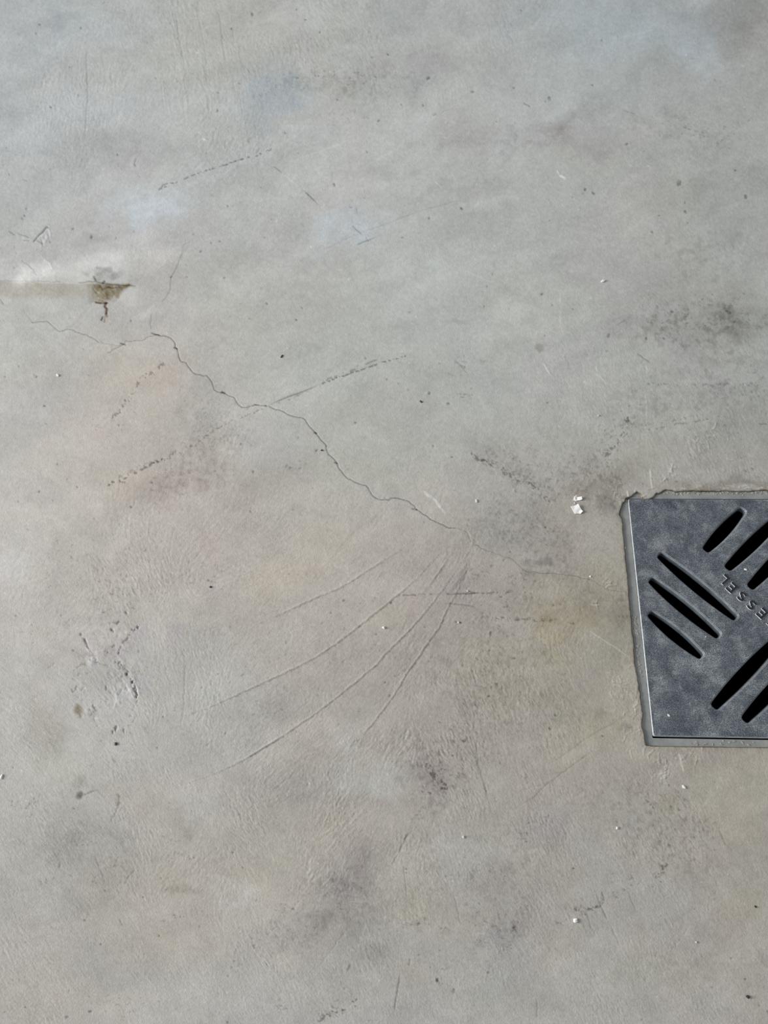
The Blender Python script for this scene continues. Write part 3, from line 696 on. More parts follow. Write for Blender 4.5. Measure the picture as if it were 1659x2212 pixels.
# crater group, lower left
for p, w, d, h in z and [
    ([(175, 1370), (183, 1380)], 5, (-52, -52, -50), -.8), ([(184, 1384), (190, 1398)], 4.5, (-56, -56, -54), -.8), ([(190, 1398), (196, 1406)], 2.5, (-30, -30, -30), -.5),
    ([(237, 1347), (247, 1345)], 3, (-48, -48, -48), -.5), ([(253, 1347), (257, 1343)], 4.5, (-60, -60, -58), -.8), ([(241, 1361), (243, 1364)], 6.5, (-62, -62, -60), -.9), ([(258, 1345), (270, 1343)], 2, (-40, -40, -40), -.4), ([(272, 1322), (274, 1326)], 4, (-52, -52, -50), -.7),
    ([(287, 1361), (290, 1360)], 6, (-60, -60, -58), -.9), ([(296, 1357), (300, 1352)], 5.5, (-58, -58, -56), -.9), ([(284, 1366), (280, 1376), (272, 1382)], 5, (-34, -34, -30), -.7), ([(268, 1385), (262, 1395), (256, 1412), (250, 1418)], 2.5, (-40, -40, -40), -.5),
    ([(240, 1400), (248, 1394)], 3.5, (-44, -44, -44), -.5), ([(235, 1404), (233, 1410)], 3, (-44, -44, -44), -.5), ([(258, 1403), (270, 1405), (280, 1400)], 2, (-26, -26, -24), -.3), ([(196, 1425), (205, 1422), (210, 1430), (200, 1436)], 5, (-30, -32, -22), -.5),
    ([(150, 1443), (162, 1447), (175, 1438), (185, 1432)], 2.4, (-32, -33, -30), -.4), ([(212, 1430), (222, 1437), (238, 1438)], 2.2, (-28, -28, -26), -.4), ([(250, 1430), (262, 1440)], 4, (-36, -36, -34), -.8), ([(260, 1433), (266, 1438)], 9, (-36, -34, -30), -1.2),
    ([(270, 1444), (278, 1452), (273, 1456)], 4.5, (-24, -24, -20), -.6), ([(274, 1456), (278, 1463), (286, 1472)], 5, (-42, -42, -38), -1.2), ([(286, 1472), (290, 1485), (294, 1498), (297, 1508)], 6, (-46, -46, -42), -1.4), ([(297, 1508), (295, 1516)], 4, (-36, -36, -34), -.8),
    ([(283, 1450), (290, 1452), (302, 1450)], 2.2, (-32, -32, -30), -.4), ([(308, 1460), (314, 1446)], 2, (-30, -30, -30), -.3), ([(167, 1462), (172, 1455)], 3, (-32, -32, -32), -.4), ([(155, 1487), (158, 1495), (166, 1484)], 3, (-38, -38, -36), -.5), ([(182, 1485), (176, 1490)], 2.5, (-38, -38, -36), -.5),
    ([(229, 1483), (230, 1490)], 4, (-34, -34, -32), -.5), ([(230, 1515), (232, 1512)], 4.5, (-42, -42, -40), -.6), ([(203, 1525), (208, 1532)], 6, (-38, -38, -32), -.7), ([(192, 1535), (200, 1524)], 3, (-28, -28, -26), -.4), ([(198, 1543), (199, 1544)], 3.4, (-80, -80, -76), -.8),
    ([(203, 1550), (206, 1560), (210, 1568)], 2.4, (-34, -34, -34), -.4), ([(244, 1582), (252, 1570)], 6, (-46, -46, -44), -.9), ([(267, 1583), (268, 1576)], 4, (-40, -40, -40), -.6), ([(278, 1552), (290, 1525)], 2, (-24, -24, -24), -.3), ([(286, 1560), (296, 1545)], 1.8, (-30, -30, -30), -.3),
    ([(258, 1460), (266, 1455)], 3, (16, 17, 19), .4), ([(268, 1470), (280, 1490), (290, 1508)], 2.2, (26, 27, 29), .5), ([(252, 1434), (262, 1448)], 2, (28, 28, 30), .5), ([(186, 1392), (192, 1408)], 2, (20, 20, 22), .4), ([(255, 1505), (250, 1520), (246, 1530)], 3, (20, 20, 25), .4), ([(262, 1490), (256, 1500)], 3, (-22, -22, -20), -.4),
    ([(280, 1478), (276, 1488)], 3, (-24, -24, -22), -.4), ([(272, 1480), (274, 1495)], 3, (-20, -20, -18), -.4), ([(215, 1520), (222, 1512)], 2.5, (-32, -32, -30), -.4), ([(118, 1432), (108, 1440), (100, 1446)], 2, (-36, -36, -36), -.3)]:
    stroke(p, w, [c * .85 for c in d], h * .9, rag=1.2, broken=.28)
for x, y, rx, ry in [(200, 1425, 16, 22), (268, 1450, 18, 30), (258, 1510, 16, 18), (205, 1535, 18, 14), (270, 1375, 22, 16), (285, 1480, 18, 36), (235, 1405, 16, 14)]:
    s_ = win(x - 60, y - 60, x + 60, y + 60)
    g_ = np.clip(1.3 - np.hypot((UU[s_] - x) / rx, (VV[s_] - y) / ry), 0, 1)
    n_ = fbm(7, 3, .65, 500 + x)[s_] * g_
    H[s_] += n_ * .35
    C[s_] += (np.clip(n_, -1, .4) * 16)[..., None]
scatter(245, 1470, 90, 90, 0, 70, (1.2, 2.6), (-34, -34, -33), -.3, 1)

# groups of pits: x, y, rx, ry, angle, n
for k, a in enumerate([
    (250, 1270, 60, 40, -50, 44), (225, 1290, 50, 20, -30, 26), (330, 1285, 60, 16, -20, 26), (105, 1255, 12, 16, 0, 10), (160, 1200, 90, 50, -40, 26), (300, 1160, 90, 60, -50, 30), (420, 1235, 50, 20, -20, 14),
    (60, 1370, 40, 30, 0, 12), (480, 1250, 80, 40, -20, 14), (480, 900, 60, 60, -40, 26), (450, 940, 50, 40, -40, 26), (420, 960, 30, 26, 0, 14), (400, 1030, 90, 40, -20, 26), (240, 930, 60, 30, 0, 10), (200, 920, 30, 20, 0, 8),
    (680, 160, 40, 26, 0, 26), (780, 165, 60, 24, 0, 24), (590, 190, 30, 20, 0, 12), (760, 250, 60, 20, 0, 8), (1480, 275, 50, 14, 15, 26), (1520, 290, 60, 20, 30, 18), (1570, 290, 40, 30, 0, 12),
    (1530, 670, 110, 40, 0, 44), (1510, 700, 90, 20, -8, 40), (1600, 690, 60, 30, 0, 20), (1440, 690, 60, 20, 0, 14), (1350, 920, 26, 30, -50, 40), (1300, 960, 40, 26, -50, 30), (1310, 975, 12, 18, -70, 16), (1350, 900, 60, 40, 0, 20),
    (1400, 915, 80, 5, -8, 16), (1470, 905, 50, 5, -10, 12), (1630, 850, 26, 40, 70, 24), (1590, 840, 60, 30, 0, 20), (1560, 930, 60, 40, 0, 14), (1050, 995, 34, 12, 28, 26), (1100, 1020, 60, 20, 30, 40), (1160, 1050, 60, 40, 40, 30), (1200, 1040, 90, 60, 0, 30),
    (995, 785, 34, 26, 0, 18), (1000, 855, 26, 14, -20, 20), (1045, 785, 16, 12, 0, 12), (640, 1005, 30, 10, -20, 10), (1160, 1160, 70, 60, 20, 30), (1190, 1145, 40, 20, 0, 16), (1090, 1240, 60, 26, 30, 20), (1150, 1260, 80, 50, 0, 16),
    (1030, 1245, 26, 14, 0, 18), (1120, 1280, 50, 12, 0, 16), (1140, 1290, 20, 20, 0, 12), (1095, 1315, 14, 10, 0, 8), (1080, 1385, 60, 60, 60, 26), (1060, 1480, 60, 70, 70, 40), (1030, 1560, 60, 60, 70, 44), (1000, 1640, 50, 60, 65, 36), (1150, 1480, 80, 80, 0, 20),
    (1060, 1330, 60, 26, 0, 14), (1190, 1340, 50, 14, 0, 14), (960, 1600, 40, 60, 60, 24), (945, 1690, 26, 50, -20, 34), (920, 1660, 30, 40, 0, 18), (902, 1765, 14, 18, 0, 14), (985, 1675, 14, 8, 0, 10), (920, 1715, 26, 6, 0, 10),
    (70, 1735, 16, 8, -40, 12), (30, 1735, 14, 10, -40, 10), (65, 1758, 14, 12, 0, 14), (160, 1815, 20, 16, 0, 20), (180, 1820, 26, 20, 20, 10), (240, 1870, 26, 14, -40, 18), (200, 1905, 26, 16, -30, 10), (100, 1903, 26, 8, -40, 14), (255, 1725, 10, 20, 0, 12),
    (250, 2165, 60, 26, -10, 26), (310, 2175, 40, 20, 0, 10), (395, 1850, 30, 14, 0, 14), (370, 1820, 30, 12, 0, 12), (380, 1975, 20, 10, 0, 8), (510, 2085, 14, 12, 0, 8), (620, 1965, 40, 16, -20, 24), (590, 2000, 30, 16, -40, 26), (560, 2045, 20, 30, -50, 20),
    (605, 2170, 12, 18, 0, 14), (715, 2190, 16, 14, 0, 26), (695, 2195, 10, 12, -60, 14), (765, 2165, 12, 14, 0, 12), (730, 2150, 40, 30, -50, 16), (745, 1920, 60, 60, -40, 26), (885, 2000, 40, 16, 0, 16), (920, 1985, 20, 8, 0, 10), (960, 2005, 14, 14, 0, 12),
    (1030, 1880, 26, 40, 60, 20), (1065, 1880, 20, 26, 60, 14), (1040, 1970, 40, 30, 60, 26), (1070, 2010, 26, 26, 0, 18), (1040, 2040, 16, 16, 0, 12), (1095, 2050, 20, 12, 0, 10), (980, 2105, 50, 26, 0, 12), (950, 2120, 14, 8, 60, 8), (905, 2065, 30, 30, 0, 12),
    (1190, 1770, 26, 14, -30, 18), (1135, 1800, 14, 8, 0, 10), (1130, 1815, 12, 10, 0, 6), (1435, 1820, 30, 40, 60, 30), (1530, 1790, 26, 30, 60, 24), (1430, 1885, 16, 8, -30, 18), (1368, 1900, 16, 16, 0, 14), (1345, 1925, 26, 12, -20, 14), (1250, 1965, 30, 26, 50, 26), (1295, 1950, 20, 30, 60, 20),
    (1210, 1995, 10, 8, 0, 8), (1111, 2005, 8, 14, 0, 10), (1395, 1730, 60, 40, 50, 24), (1480, 1760, 60, 40, 60, 24), (1500, 1850, 30, 40, 60, 20), (1620, 1000, 50, 26, 60, 20), (1450, 1040, 160, 8, 0, 26), (100, 1600, 60, 30, 0, 8), (320, 1620, 120, 60, 0, 16), (600, 1460, 200, 120, -30, 60), (800, 1350, 200, 120, -40, 50)]):
    scatter(*a, seed=k * 13)
for k in range(430):    # lone specks anywhere
    scatter(RNG.uniform(-20, 1680), RNG.uniform(-20, 2230), 1, 1, RNG.uniform(0, 180), 1, (1.0, 2.4), (-52, -52, -51), -.2, k, 1.0)
for x, y, w in [(660, 43, 3.4), (641, 21, 3), (691, 69, 3), (838, 118, 3.4), (925, 169, 5.5), (729, 216, 2.6), (867, 226, 2.6), (914, 228, 3), (818, 261, 3.4), (793, 328, 3.4), (616, 287, 2.6), (722, 399, 4.6), (927, 471, 3.4), (997, 450, 4),
                (869, 513, 2.6), (1020, 198, 5), (1187, 213, 6.5), (1110, 190, 3.4), (1280, 184, 3), (1300, 87, 3), (1354, 311, 4), (1467, 395, 9), (1480, 438, 3), (1481, 458, 5), (1264, 409, 4.5), (1282, 417, 5), (1611, 425, 6), (1589, 368, 3.4), (1409, 501, 4),
                (577, 656, 3.2), (640, 691, 3.2), (885, 674, 3), (1064, 592, 3.4), (1052, 619, 2.4), (1046, 662, 2), (836, 819, 3.4), (928, 849, 4.5), (968, 872, 4.5), (768, 913, 3.4), (936, 963, 3), (977, 987, 3.4), (644, 945, 3), (1004, 793, 3), (790, 774, 3),
                (1315, 725, 6), (1452, 673, 4.2), (1171, 635, 4), (1193, 659, 2.8), (1177, 725, 3), (1434, 731, 4), (1396, 731, 4), (1183, 870, 2.6), (684, 973, 4), (634, 1101, 3), (547, 1019, 3.4), (521, 959, 2.6), (96, 877, 3.6), (79, 814, 3.4), (41, 791, 3), (11, 814, 2.6),
                (283, 693, 3), (198, 512, 4.5), (158, 494, 3.4), (48, 472, 4.5), (53, 466, 3), (57, 450, 3), (20, 377, 2.4), (86, 53, 3.2), (78, 72, 2.8), (175, 61, 2.6), (337, 169, 2.8), (254, 334, 2.6), (110, 232, 3.4), (470, 239, 3.6), (500, 62, 3), (545, 30, 5), (470, 200, 3), (456, 525, 3),
                (434, 543, 4), (370, 598, 3.2), (475, 521, 2.6), (404, 598, 3), (485, 600, 3), (418, 506, 3), (492, 445, 2.6), (85, 1062, 3.2), (40, 1084, 4), (146, 1035, 3), (167, 1052, 3), (124, 1003, 3), (203, 1120, 3), (328, 1042, 3.4), (410, 1021, 3.4), (283, 1095, 3),
                (450, 1254, 3.6), (299, 1407, 4.4), (158, 1405, 3.4), (34, 1330, 3), (69, 1350, 2.8), (132, 1329, 2.8), (224, 1323, 3.4), (436, 1485, 3), (352, 1548, 2.8), (488, 1584, 3), (220, 1600, 3), (340, 1615, 2.6), (472, 1456, 2.6), (743, 1297, 3), (845, 1302, 3), (715, 1324, 2.6), (745, 1357, 3),
                (813, 1370, 3), (841, 1503, 4), (832, 1474, 2.8), (995, 1345, 3.2), (985, 1343, 3), (1119, 1336, 6.5), (1190, 1340, 5), (1195, 1307, 4), (1239, 1347, 3), (1060, 1368, 5), (1000, 1437, 2.6), (1058, 1405, 3), (1111, 1422, 3.4), (1056, 1504, 4), (1003, 1600, 5.5), (1188, 1574, 4.5), (1302, 1590, 3.6), (1200, 1545, 4), (978, 1632, 3),
                (1400, 1732, 4.5), (1446, 1696, 3.2), (1142, 1778, 2.8), (1239, 1876, 3.6), (1137, 1818, 3), (1111, 2003, 6), (1610, 2115, 3), (1580, 2070, 2.6), (1428, 1905, 2.6), (955, 1703, 5), (964, 1704, 5), (930, 1714, 4), (878, 1877, 3.6), (878, 1885, 2.4), (950, 2053, 3), (905, 1995, 5), (945, 2117, 6), (980, 2140, 6), (1055, 2100, 4),
                (525, 1874, 3.4), (503, 1841, 3.2), (393, 1847, 3.6), (310, 1938, 2.8), (431, 2001, 3), (344, 2022, 3), (397, 1980, 2.8), (218, 2040, 3), (195, 2185, 4.5), (145, 2197, 5), (492, 2208, 3.4), (493, 2108, 3), (183, 1988, 3), (55, 2176, 3), (10, 2187, 3.4), (1659, 2185, 4), (1640, 2172, 3)]:
    f = RNG.uniform(.7, 1)
    a = RNG.uniform(0, 3.14)
    stroke([(x - w * .3 * math.cos(a), y - w * .3 * math.sin(a)), (x + w * .3 * math.cos(a), y + w * .3 * math.sin(a))], w, (-62 * f, -62 * f, -60 * f), -.3)

# dried light film patches around the drain rim, white flecks
for k in range(150):
    x, y = RNG.uniform(0, 1659), RNG.uniform(0, 2212)
    stroke([(x, y), (x + RNG.normal(0, 1.5), y + RNG.normal(0, 1.5))], RNG.uniform(1, 2), (32, 32, 30), .15)

# the wide margin around the detailed area has coarse cells: let the fine marks die away there
out = np.maximum(np.maximum(-60 - UU, UU - 1720), np.maximum(-60 - VV, VV - 2275))
keep_ = np.clip(1 - out / 220, .18, 1)
C = C_SMOOTH + (C - C_SMOOTH) * keep_[..., None] + (rnoise(160, 90, -20, 401) * 5 * (1 - keep_))[..., None]
H *= keep_
# ------------------------------------------------------------------ the recess the drain frame sits in
EDGE = [(1353, 1079), (1347, 1086), (1344, 1096), (1341, 1104), (1340, 1112), (1344, 1121), (1346, 1135), (1346, 1150), (1349, 1165), (1350, 1185), (1352, 1200), (1354, 1222), (1355, 1240), (1358, 1258), (1359, 1280), (1361, 1300),
        (1362, 1318), (1365, 1338), (1366, 1360), (1369, 1382), (1370, 1400), (1372, 1425), (1375, 1445), (1378, 1460), (1381, 1478), (1381, 1492), (1385, 1505), (1386, 1520), (1389, 1540), (1388, 1556), (1389, 1575), (1393, 1592), (1396, 1609),
        (1410, 1611), (1500, 1612.5), (1600, 1613.5), (1725, 1614.5), (2019, 1617), (1893, 1059), (1725, 1060), (1640, 1060), (1600, 1061.5), (1560, 1060), (1520, 1062), (1490, 1060.5), (1460, 1062), (1440, 1059), (1430, 1063), (1420, 1066), (1414, 1072), (1409, 1076),
        (1402, 1079), (1392, 1079), (1386, 1073), (1382, 1066), (1377, 1063), (1371, 1068), (1366, 1072), (1359, 1075)]
EP = np.array(EDGE, float)
rs = win(1290, 1010, 2090, 1670)
u, v = UU[rs], VV[rs]
jit = vnoise(5, 1, 201)[rs] * 1.3 * np.clip((1608 - v) / 20, .15, 1)
dist = np.full(u.shape, 1e6, np.float32)
inside = np.zeros(u.shape, bool)
gx = np.zeros(u.shape, np.float32)
gy = np.zeros(u.shape, np.float32)
for (a, b) in zip(EP, np.roll(EP, -1, 0)):
    e = b - a
    t = np.clip(((u - a[0]) * e[0] + (v - a[1]) * e[1]) / (e @ e), 0, 1)
    dx, dy = u - a[0] - t * e[0], v - a[1] - t * e[1]
    d = np.hypot(dx, dy)
    c = d < dist
    dist = np.where(c, d, dist)
    gx, gy = np.where(c, dx, gx), np.where(c, dy, gy)
    cond = (a[1] > v) != (b[1] > v)
    with np.errstate(divide='ignore', invalid='ignore'):
        inside ^= cond & (u < (b[0] - a[0]) * (v - a[1]) / (b[1] - a[1]) + a[0])
sd = np.where(inside, -dist, dist) + jit
SD = np.full((NV, NU), 50.0, np.float32)
SD[rs] = sd
rim = np.clip(1.25 - np.abs(sd) / 2.2, 0, 1)
C[rs] += rim[..., None] * np.array([-72, -77, -86], np.float32)
C[rs] += (np.clip(1 - sd / 14, 0, 1) * (sd > 0) * (vnoise(8, 1, 202)[rs] > .0))[..., None] * np.array([-7, -8, -9], np.float32)
H[rs] -= np.clip(1 - sd / 5, 0, 1) ** 2 * .5 * (sd > -8)
H[rs] = np.where(sd < 0, H[rs] - 4.2 * np.clip(-sd / 1.2, 0, 1), H[rs])

# ------------------------------------------------------------------ floor mesh
dirx = (UU - CX) / F
diry = -(VV - CY) / F
DX = ROT[0, 0] * dirx + ROT[0, 1] * diry - ROT[0, 2]
DY = ROT[1, 0] * dirx + ROT[1, 1] * diry - ROT[1, 2]
DZ = ROT[2, 0] * dirx + ROT[2, 1] * diry - ROT[2, 2]
T = -CAM[2] / DZ
XW, YW = CAM[0] + T * DX, CAM[1] + T * DY
edge_fade = np.clip(np.minimum(np.minimum(UU - U0, us[-1] - UU), np.minimum(VV - V0, vsx[-1] - VV)) / 30, 0, 1)
H *= edge_fade
# slab reflectance (the daylight falls off gently across the slab, so tone / light = reflectance)
LQ = (.884, -.157, .005, .0445, .0225, -.033)
LU, LV = np.clip((UU - 830) / 830, -1.3, 1.3), np.clip((VV - 1106) / 1106, -1.3, 1.3)
LIGHT = sum(k * b for k, b in zip(LQ, (1, LU, LV, LU * LU, LU * LV, LV * LV)))
ALB = np.clip(lin(np.clip(C, 8, 250)) / LIGHT[..., None], .01, .85).astype(np.float32)
verts = np.stack([XW, YW, H * .001], -1).reshape(-1, 3).astype(np.float32)
idx = np.arange(NU * NV).reshape(NV, NU)
keepv = SD > -4.0 - 6.0 * (UU > 1725)
q = np.stack([idx[:-1, :-1], idx[1:, :-1], idx[1:, 1:], idx[:-1, 1:]], -1)
kq = keepv[:-1, :-1] | keepv[1:, :-1] | keepv[1:, 1:] | keepv[:-1, 1:]
q = q[kq]
# the slab beyond the detailed area: a ring of plain quads
ring_idx = np.concatenate([idx[0, :], idx[1:, -1], idx[-1, -2::-1], idx[-2:0:-1, 0]])
rc = verts[ring_idx]
cen = np.array([-.5, .35, 0])
dirv = rc - cen
big = np.maximum(np.abs(dirv[:, 0]) / 4.0, np.abs(dirv[:, 1]) / 4.0)
outer = cen + dirv / big[:, None]
outer[:, 2] = 0
base = len(verts)
verts = np.concatenate([verts, outer.astype(np.float32)])
n = len(ring_idx)
nxt = np.roll(np.arange(n), -1)
qr = np.stack([ring_idx, ring_idx[nxt], base + nxt, base + np.arange(n)], -1)
quads = np.concatenate([q, qr]).astype(np.int32)
alb = np.concatenate([ALB.reshape(-1, 3), ALB.reshape(-1, 3)[ring_idx] * .25 + ALB.reshape(-1, 3).mean(0) * .75])
used = np.zeros(len(verts), bool)
used[quads.ravel()] = True
remap = np.cumsum(used) - 1
verts, alb, quads = verts[used], alb[used], remap[quads].astype(np.int32)
me = bpy.data.meshes.new('floor')
me.vertices.add(len(verts))
me.vertices.foreach_set('co', verts.ravel())
me.loops.add(quads.size)
me.loops.foreach_set('vertex_index', quads.ravel())
me.polygons.add(len(quads))
me.polygons.foreach_set('loop_start', np.arange(0, quads.size, 4, dtype=np.int32))
me.polygons.foreach_set('use_smooth', np.ones(len(quads), bool))
me.update(calc_edges=True)
ca = me.color_attributes.new('slab_colour', 'FLOAT_COLOR', 'POINT')
ca.data.foreach_set('color', np.concatenate([alb, np.ones((len(alb), 1), np.float32)], 1).astype(np.float32).ravel())
if me.polygons[0].normal.z < 0:
    me.flip_normals()

m = Nodes('trowelled_concrete')
att = m.n('ShaderNodeVertexColor', layer_name='slab_colour')
g1 = m.ramp(m.noise(900, 3, .6), [(.25, .955), (.75, 1.045)])
colr = m.mix(1.0, att.outputs[0], g1, 'MULTIPLY')
m.l(colr, m.b.inputs['Base Color'])
rr = m.ramp(m.noise(14, 4, .6), [(.3, .5), (.7, .66)])
m.l(rr, m.b.inputs['Roughness'])
m.b.inputs['Specular IOR Level'].default_value = .3
m.bump(m.noise(560, 3, .6), .55, .0005)
tag(link('floor', me, m.m), kind='structure')

# ------------------------------------------------------------------ drain
m = Nodes('dusty_cast_plastic')
c1 = m.ramp(m.noise(38, 6, .68, .3), [(.34, (.066, .078, .096)), (.5, (.128, .144, .166)), (.66, (.235, .253, .272))])
c2 = m.ramp(m.noise(900, 4, .75), [(.38, .42), (.5, .92), (.63, 2.0)])
cc = m.mix(1.0, c1, c2, 'MULTIPLY')
spl = m.ramp(m.noise(75, 3, .5), [(.63, 0.0), (.68, 1.0)])
cc = m.mix(m.mix(.55, (0, 0, 0), spl), cc, (.25, .265, .285))
wet = m.ramp(m.noise(420, 2, .5), [(.70, 0.0), (.74, 1.0)])
cc = m.mix(m.mix(.4, (0, 0, 0), wet), cc, (.30, .31, .32))
m.l(cc, m.b.inputs['Base Color'])
m.b.inputs['Roughness'].default_value = .52
m.b.inputs['Specular IOR Level'].default_value = .4
m.bump(m.noise(700, 3, .6), .35, .0006)
M_PLATE = m.m

m = Nodes('lit_grate_edge')
m.l(m.ramp(m.noise(160, 4, .6), [(.3, (.30, .32, .335)), (.7, (.50, .52, .53))]), m.b.inputs['Base Color'])
m.b.inputs['Roughness'].default_value = .38
M_EDGE = m.m  # bright lit line of the left edge put into the bevel colour

m = Nodes('rubbed_plastic')
m.l(m.ramp(m.noise(160, 4, .6), [(.3, (.13, .15, .17)), (.7, (.27, .29, .31))]), m.b.inputs['Base Color'])
m.b.inputs['Roughness'].default_value = .45
M_RIM = m.m

m = Nodes('slot_wall_plastic')
m.l(m.ramp(m.noise(60, 4, .6), [(.3, (.05, .066, .082)), (.7, (.13, .155, .175))]), m.b.inputs['Base Color'])
m.b.inputs['Roughness'].default_value = .6
M_WALL = m.m

m = Nodes('black_drain_body')
m.l(m.ramp(m.noise(30), [(.3, .004), (.7, .009)]), m.b.inputs['Base Color'])
m.b.inputs['Roughness'].default_value = .95
m.b.inputs['Specular IOR Level'].default_value = .05
M_PIT = m.m

m = Nodes('grey_frame_plastic')
fr = m.ramp(m.noise(55, 5, .65), [(.3, (.225, .238, .238)), (.55, (.295, .305, .298)), (.75, (.38, .378, .355))])
fs = m.ramp(m.noise(260, 4, .7), [(.56, 0.0), (.66, 1.0)])
m.l(m.mix(m.mix(.5, (0, 0, 0), fs), fr, (.34, .33, .30)), m.b.inputs['Base Color'])
m.b.inputs['Roughness'].default_value = .6
m.bump(m.noise(300, 4), .3, .0006)
M_FRAME = m.m

m = Nodes('lit_letter_edge')
m.l(m.ramp(m.noise(300, 3), [(.35, (.42, .44, .455)), (.7, (.68, .70, .71))]), m.b.inputs['Base Color'])
m.b.inputs['Roughness'].default_value = .45
M_LEDGE = m.m  # letter sides lightened in colour so the bevels look lit

m = Nodes('letter_face')
m.l(m.ramp(m.noise(300, 3), [(.35, (.010, .012, .015)), (.7, (.026, .03, .035))]), m.b.inputs['Base Color'])
m.b.inputs['Roughness'].default_value = .5
M_LET = m.m

drain = bpy.data.objects.new('floor_drain', None)
COL.objects.link(drain)
drain.empty_display_size = .1
tag(drain, 'square dark blue-grey floor drain grate set into the concrete', 'drain')

PT = -0.0009          # plate top
FT = -0.0022          # frame top
HS = 0.1500           # half side of the plate


def slot_loop(A, B, we, wm, nseg=26):
    A, B = np.array(A), np.array(B)
    L = np.hypot(*(B - A))
    e = (B - A) / L
    nrm = np.array([-e[1], e[0]])
    r = we
    pts = []
    ts = np.linspace(0, 1, nseg)
    prof = we + (wm - we) * (1 - (2 * ts - 1) ** 2)
    for s in (1, -1):
        tt = ts if s == 1 else ts[::-1]
        pp = prof
        side = [A + e * (r * .75 + (L - 1.5 * r) * t) + nrm * s * p for t, p in zip(tt, pp)]
        pts += side
        c = B - e * r if s == 1 else A + e * r
        d = 1 if s == 1 else -1
        for k in range(1, 8):
            a = math.pi * k / 8
            ca_, sa_ = math.cos(a), math.sin(a)
            sq = (abs(ca_) ** 2.6 + abs(sa_) ** 2.6) ** (-1 / 2.6)
            pts.append(c + nrm * s * we * ca_ * sq + e * d * r * sa_ * sq)
    return np.array(pts)


def inset(P, d):
    """move a closed loop inward by d"""
    nx, pv = np.roll(P, -1, 0), np.roll(P, 1, 0)
    t = nx - pv
    t /= np.hypot(*t.T)[:, None] + 1e-12
    area2 = np.sum(P[:, 0] * nx[:, 1] - nx[:, 0] * P[:, 1])
    s = 1 if area2 > 0 else -1
    return P + np.stack([-t[:, 1], t[:, 0]], 1) * d * s


def A2(p):
    return np.array(at(p[0], p[1], PT))


SL = [((1421, 1195), (1594, 1338)), ((1402, 1249), (1557, 1377)), ((1400, 1322), (1520, 1421)), ((1522, 1191), (1608, 1098)),
      ((1569, 1230), None), ((1618, 1271), None), ((1540, 1530), None), ((1606, 1559), None)]
a0, a1, a2, b1 = [(A2(s), A2(e)) for s, e in SL[:4]]
b2, b3, c1_, c2_ = [A2(s) for s, _ in SL[4:]]
# the grate repeats itself after half a turn
slots = [a0, a1, a2, (-a0[0], -a0[1]), (-a1[0], -a1[1]), (-a2[0], -a2[1]), b1, (-b1[0], -b1[1]), (b2, -c2_), (b3, -c1_), (c1_, -b3), (c2_, -b2)]
WE, WM = .0062, .0099
loops = [slot_loop(s, e, WE * (1.12 if k > 5 else 1.04), WM) for k, (s, e) in enumerate(slots)]
CH = .0013

bev = .0011
sq = np.array([(-1, -1), (1, -1), (1, 1), (-1, 1)], float)


def rounded_square(h, r=.0022, n=4):
    out = []
    for cx, cy, a0_ in ((h - r, h - r, 0), (-h + r, h - r, 90), (-h + r, -h + r, 180), (h - r, -h + r, 270)):
        for k in range(n + 1):
            a = math.radians(a0_ + 90 * k / n)
            out.append((cx + r * math.cos(a), cy + r * math.sin(a)))
    return np.array(out)


outer_top = rounded_square(HS - bev)
outer_bev = rounded_square(HS)
pts, edges = [], []


def add_loop(P):
    o = len(pts)
    pts.extend([Vector((float(x), float(y))) for x, y in P])
    k = len(P)
    edges.extend([(o + i, o + (i + 1) % k) for i in range(k)])
    return list(range(o, o + k))


add_loop(outer_top)
for P in loops:
    add_loop(P)
vo, eo, fo, *_ = delaunay_2d_cdt(pts, edges, [], 1, 1e-7)
vo = np.array([(v.x, v.y) for v in vo])


def in_poly(p, P):
    x, y = p
    c = False
    for (x0, y0), (x1, y1) in zip(P, np.roll(P, -1, 0)):
        if (y0 > y) != (y1 > y) and x < (x1 - x0) * (y - y0) / (y1 - y0) + x0:
            c = not c
    return c


faces = []
for f in fo:
    cpt = vo[list(f)].mean(0)
    if not any(np.all(np.abs(cpt - P.mean(0)) < .09) and in_poly(cpt, P) for P in loops):
        faces.append(tuple(f))
me = mesh_np('grate_plate', [(x, y, PT) for x, y in vo], faces)
fix(me)
if me.polygons[0].normal.z < 0:
    me.flip_normals()
plate = link('grate_plate', me, M_PLATE, drain)


def strip(name, rings, mats, parent, smooth=True):
    """rings: list of (loop, z); bands between consecutive rings"""
    V, Fc, mi = [], [], []
    k = len(rings[0][0])
    for P, zz in rings:
        V += [(x, y, zz) for x, y in P]
    for r in range(len(rings) - 1):
        for i in range(k):
            j = (i + 1) % k
            Fc.append((r * k + i, r * k + j, (r + 1) * k + j, (r + 1) * k + i))
            mi.append(r)
    me = mesh_np(name, V, Fc)
    o = link(name, me, None, parent)
    for mm in mats:
        me.materials.append(mm)
    for p, i in zip(me.polygons, mi):
        p.material_index = min(i, len(mats) - 1)
        p.use_smooth = smooth
    return o


o = strip('grate_rim', [(outer_top, PT), (outer_bev, PT - .0016), (outer_bev, PT - .0085)], [M_EDGE, M_WALL], drain, False)
o['label'] = 'pale outer edge of the grate, lit line put into its colour'
for P in loops:
    i1, i2, i3 = inset(P, .0005), inset(P, .0018), inset(P, .0024)
    o = strip('slot_edge', [(P, PT), (i1, PT - .0005), (inset(P, .0011), PT - .0006), (i2, PT - .0018), (i3, PT - .0090)], [M_RIM, M_PLATE, M_RIM, M_WALL], drain, False)

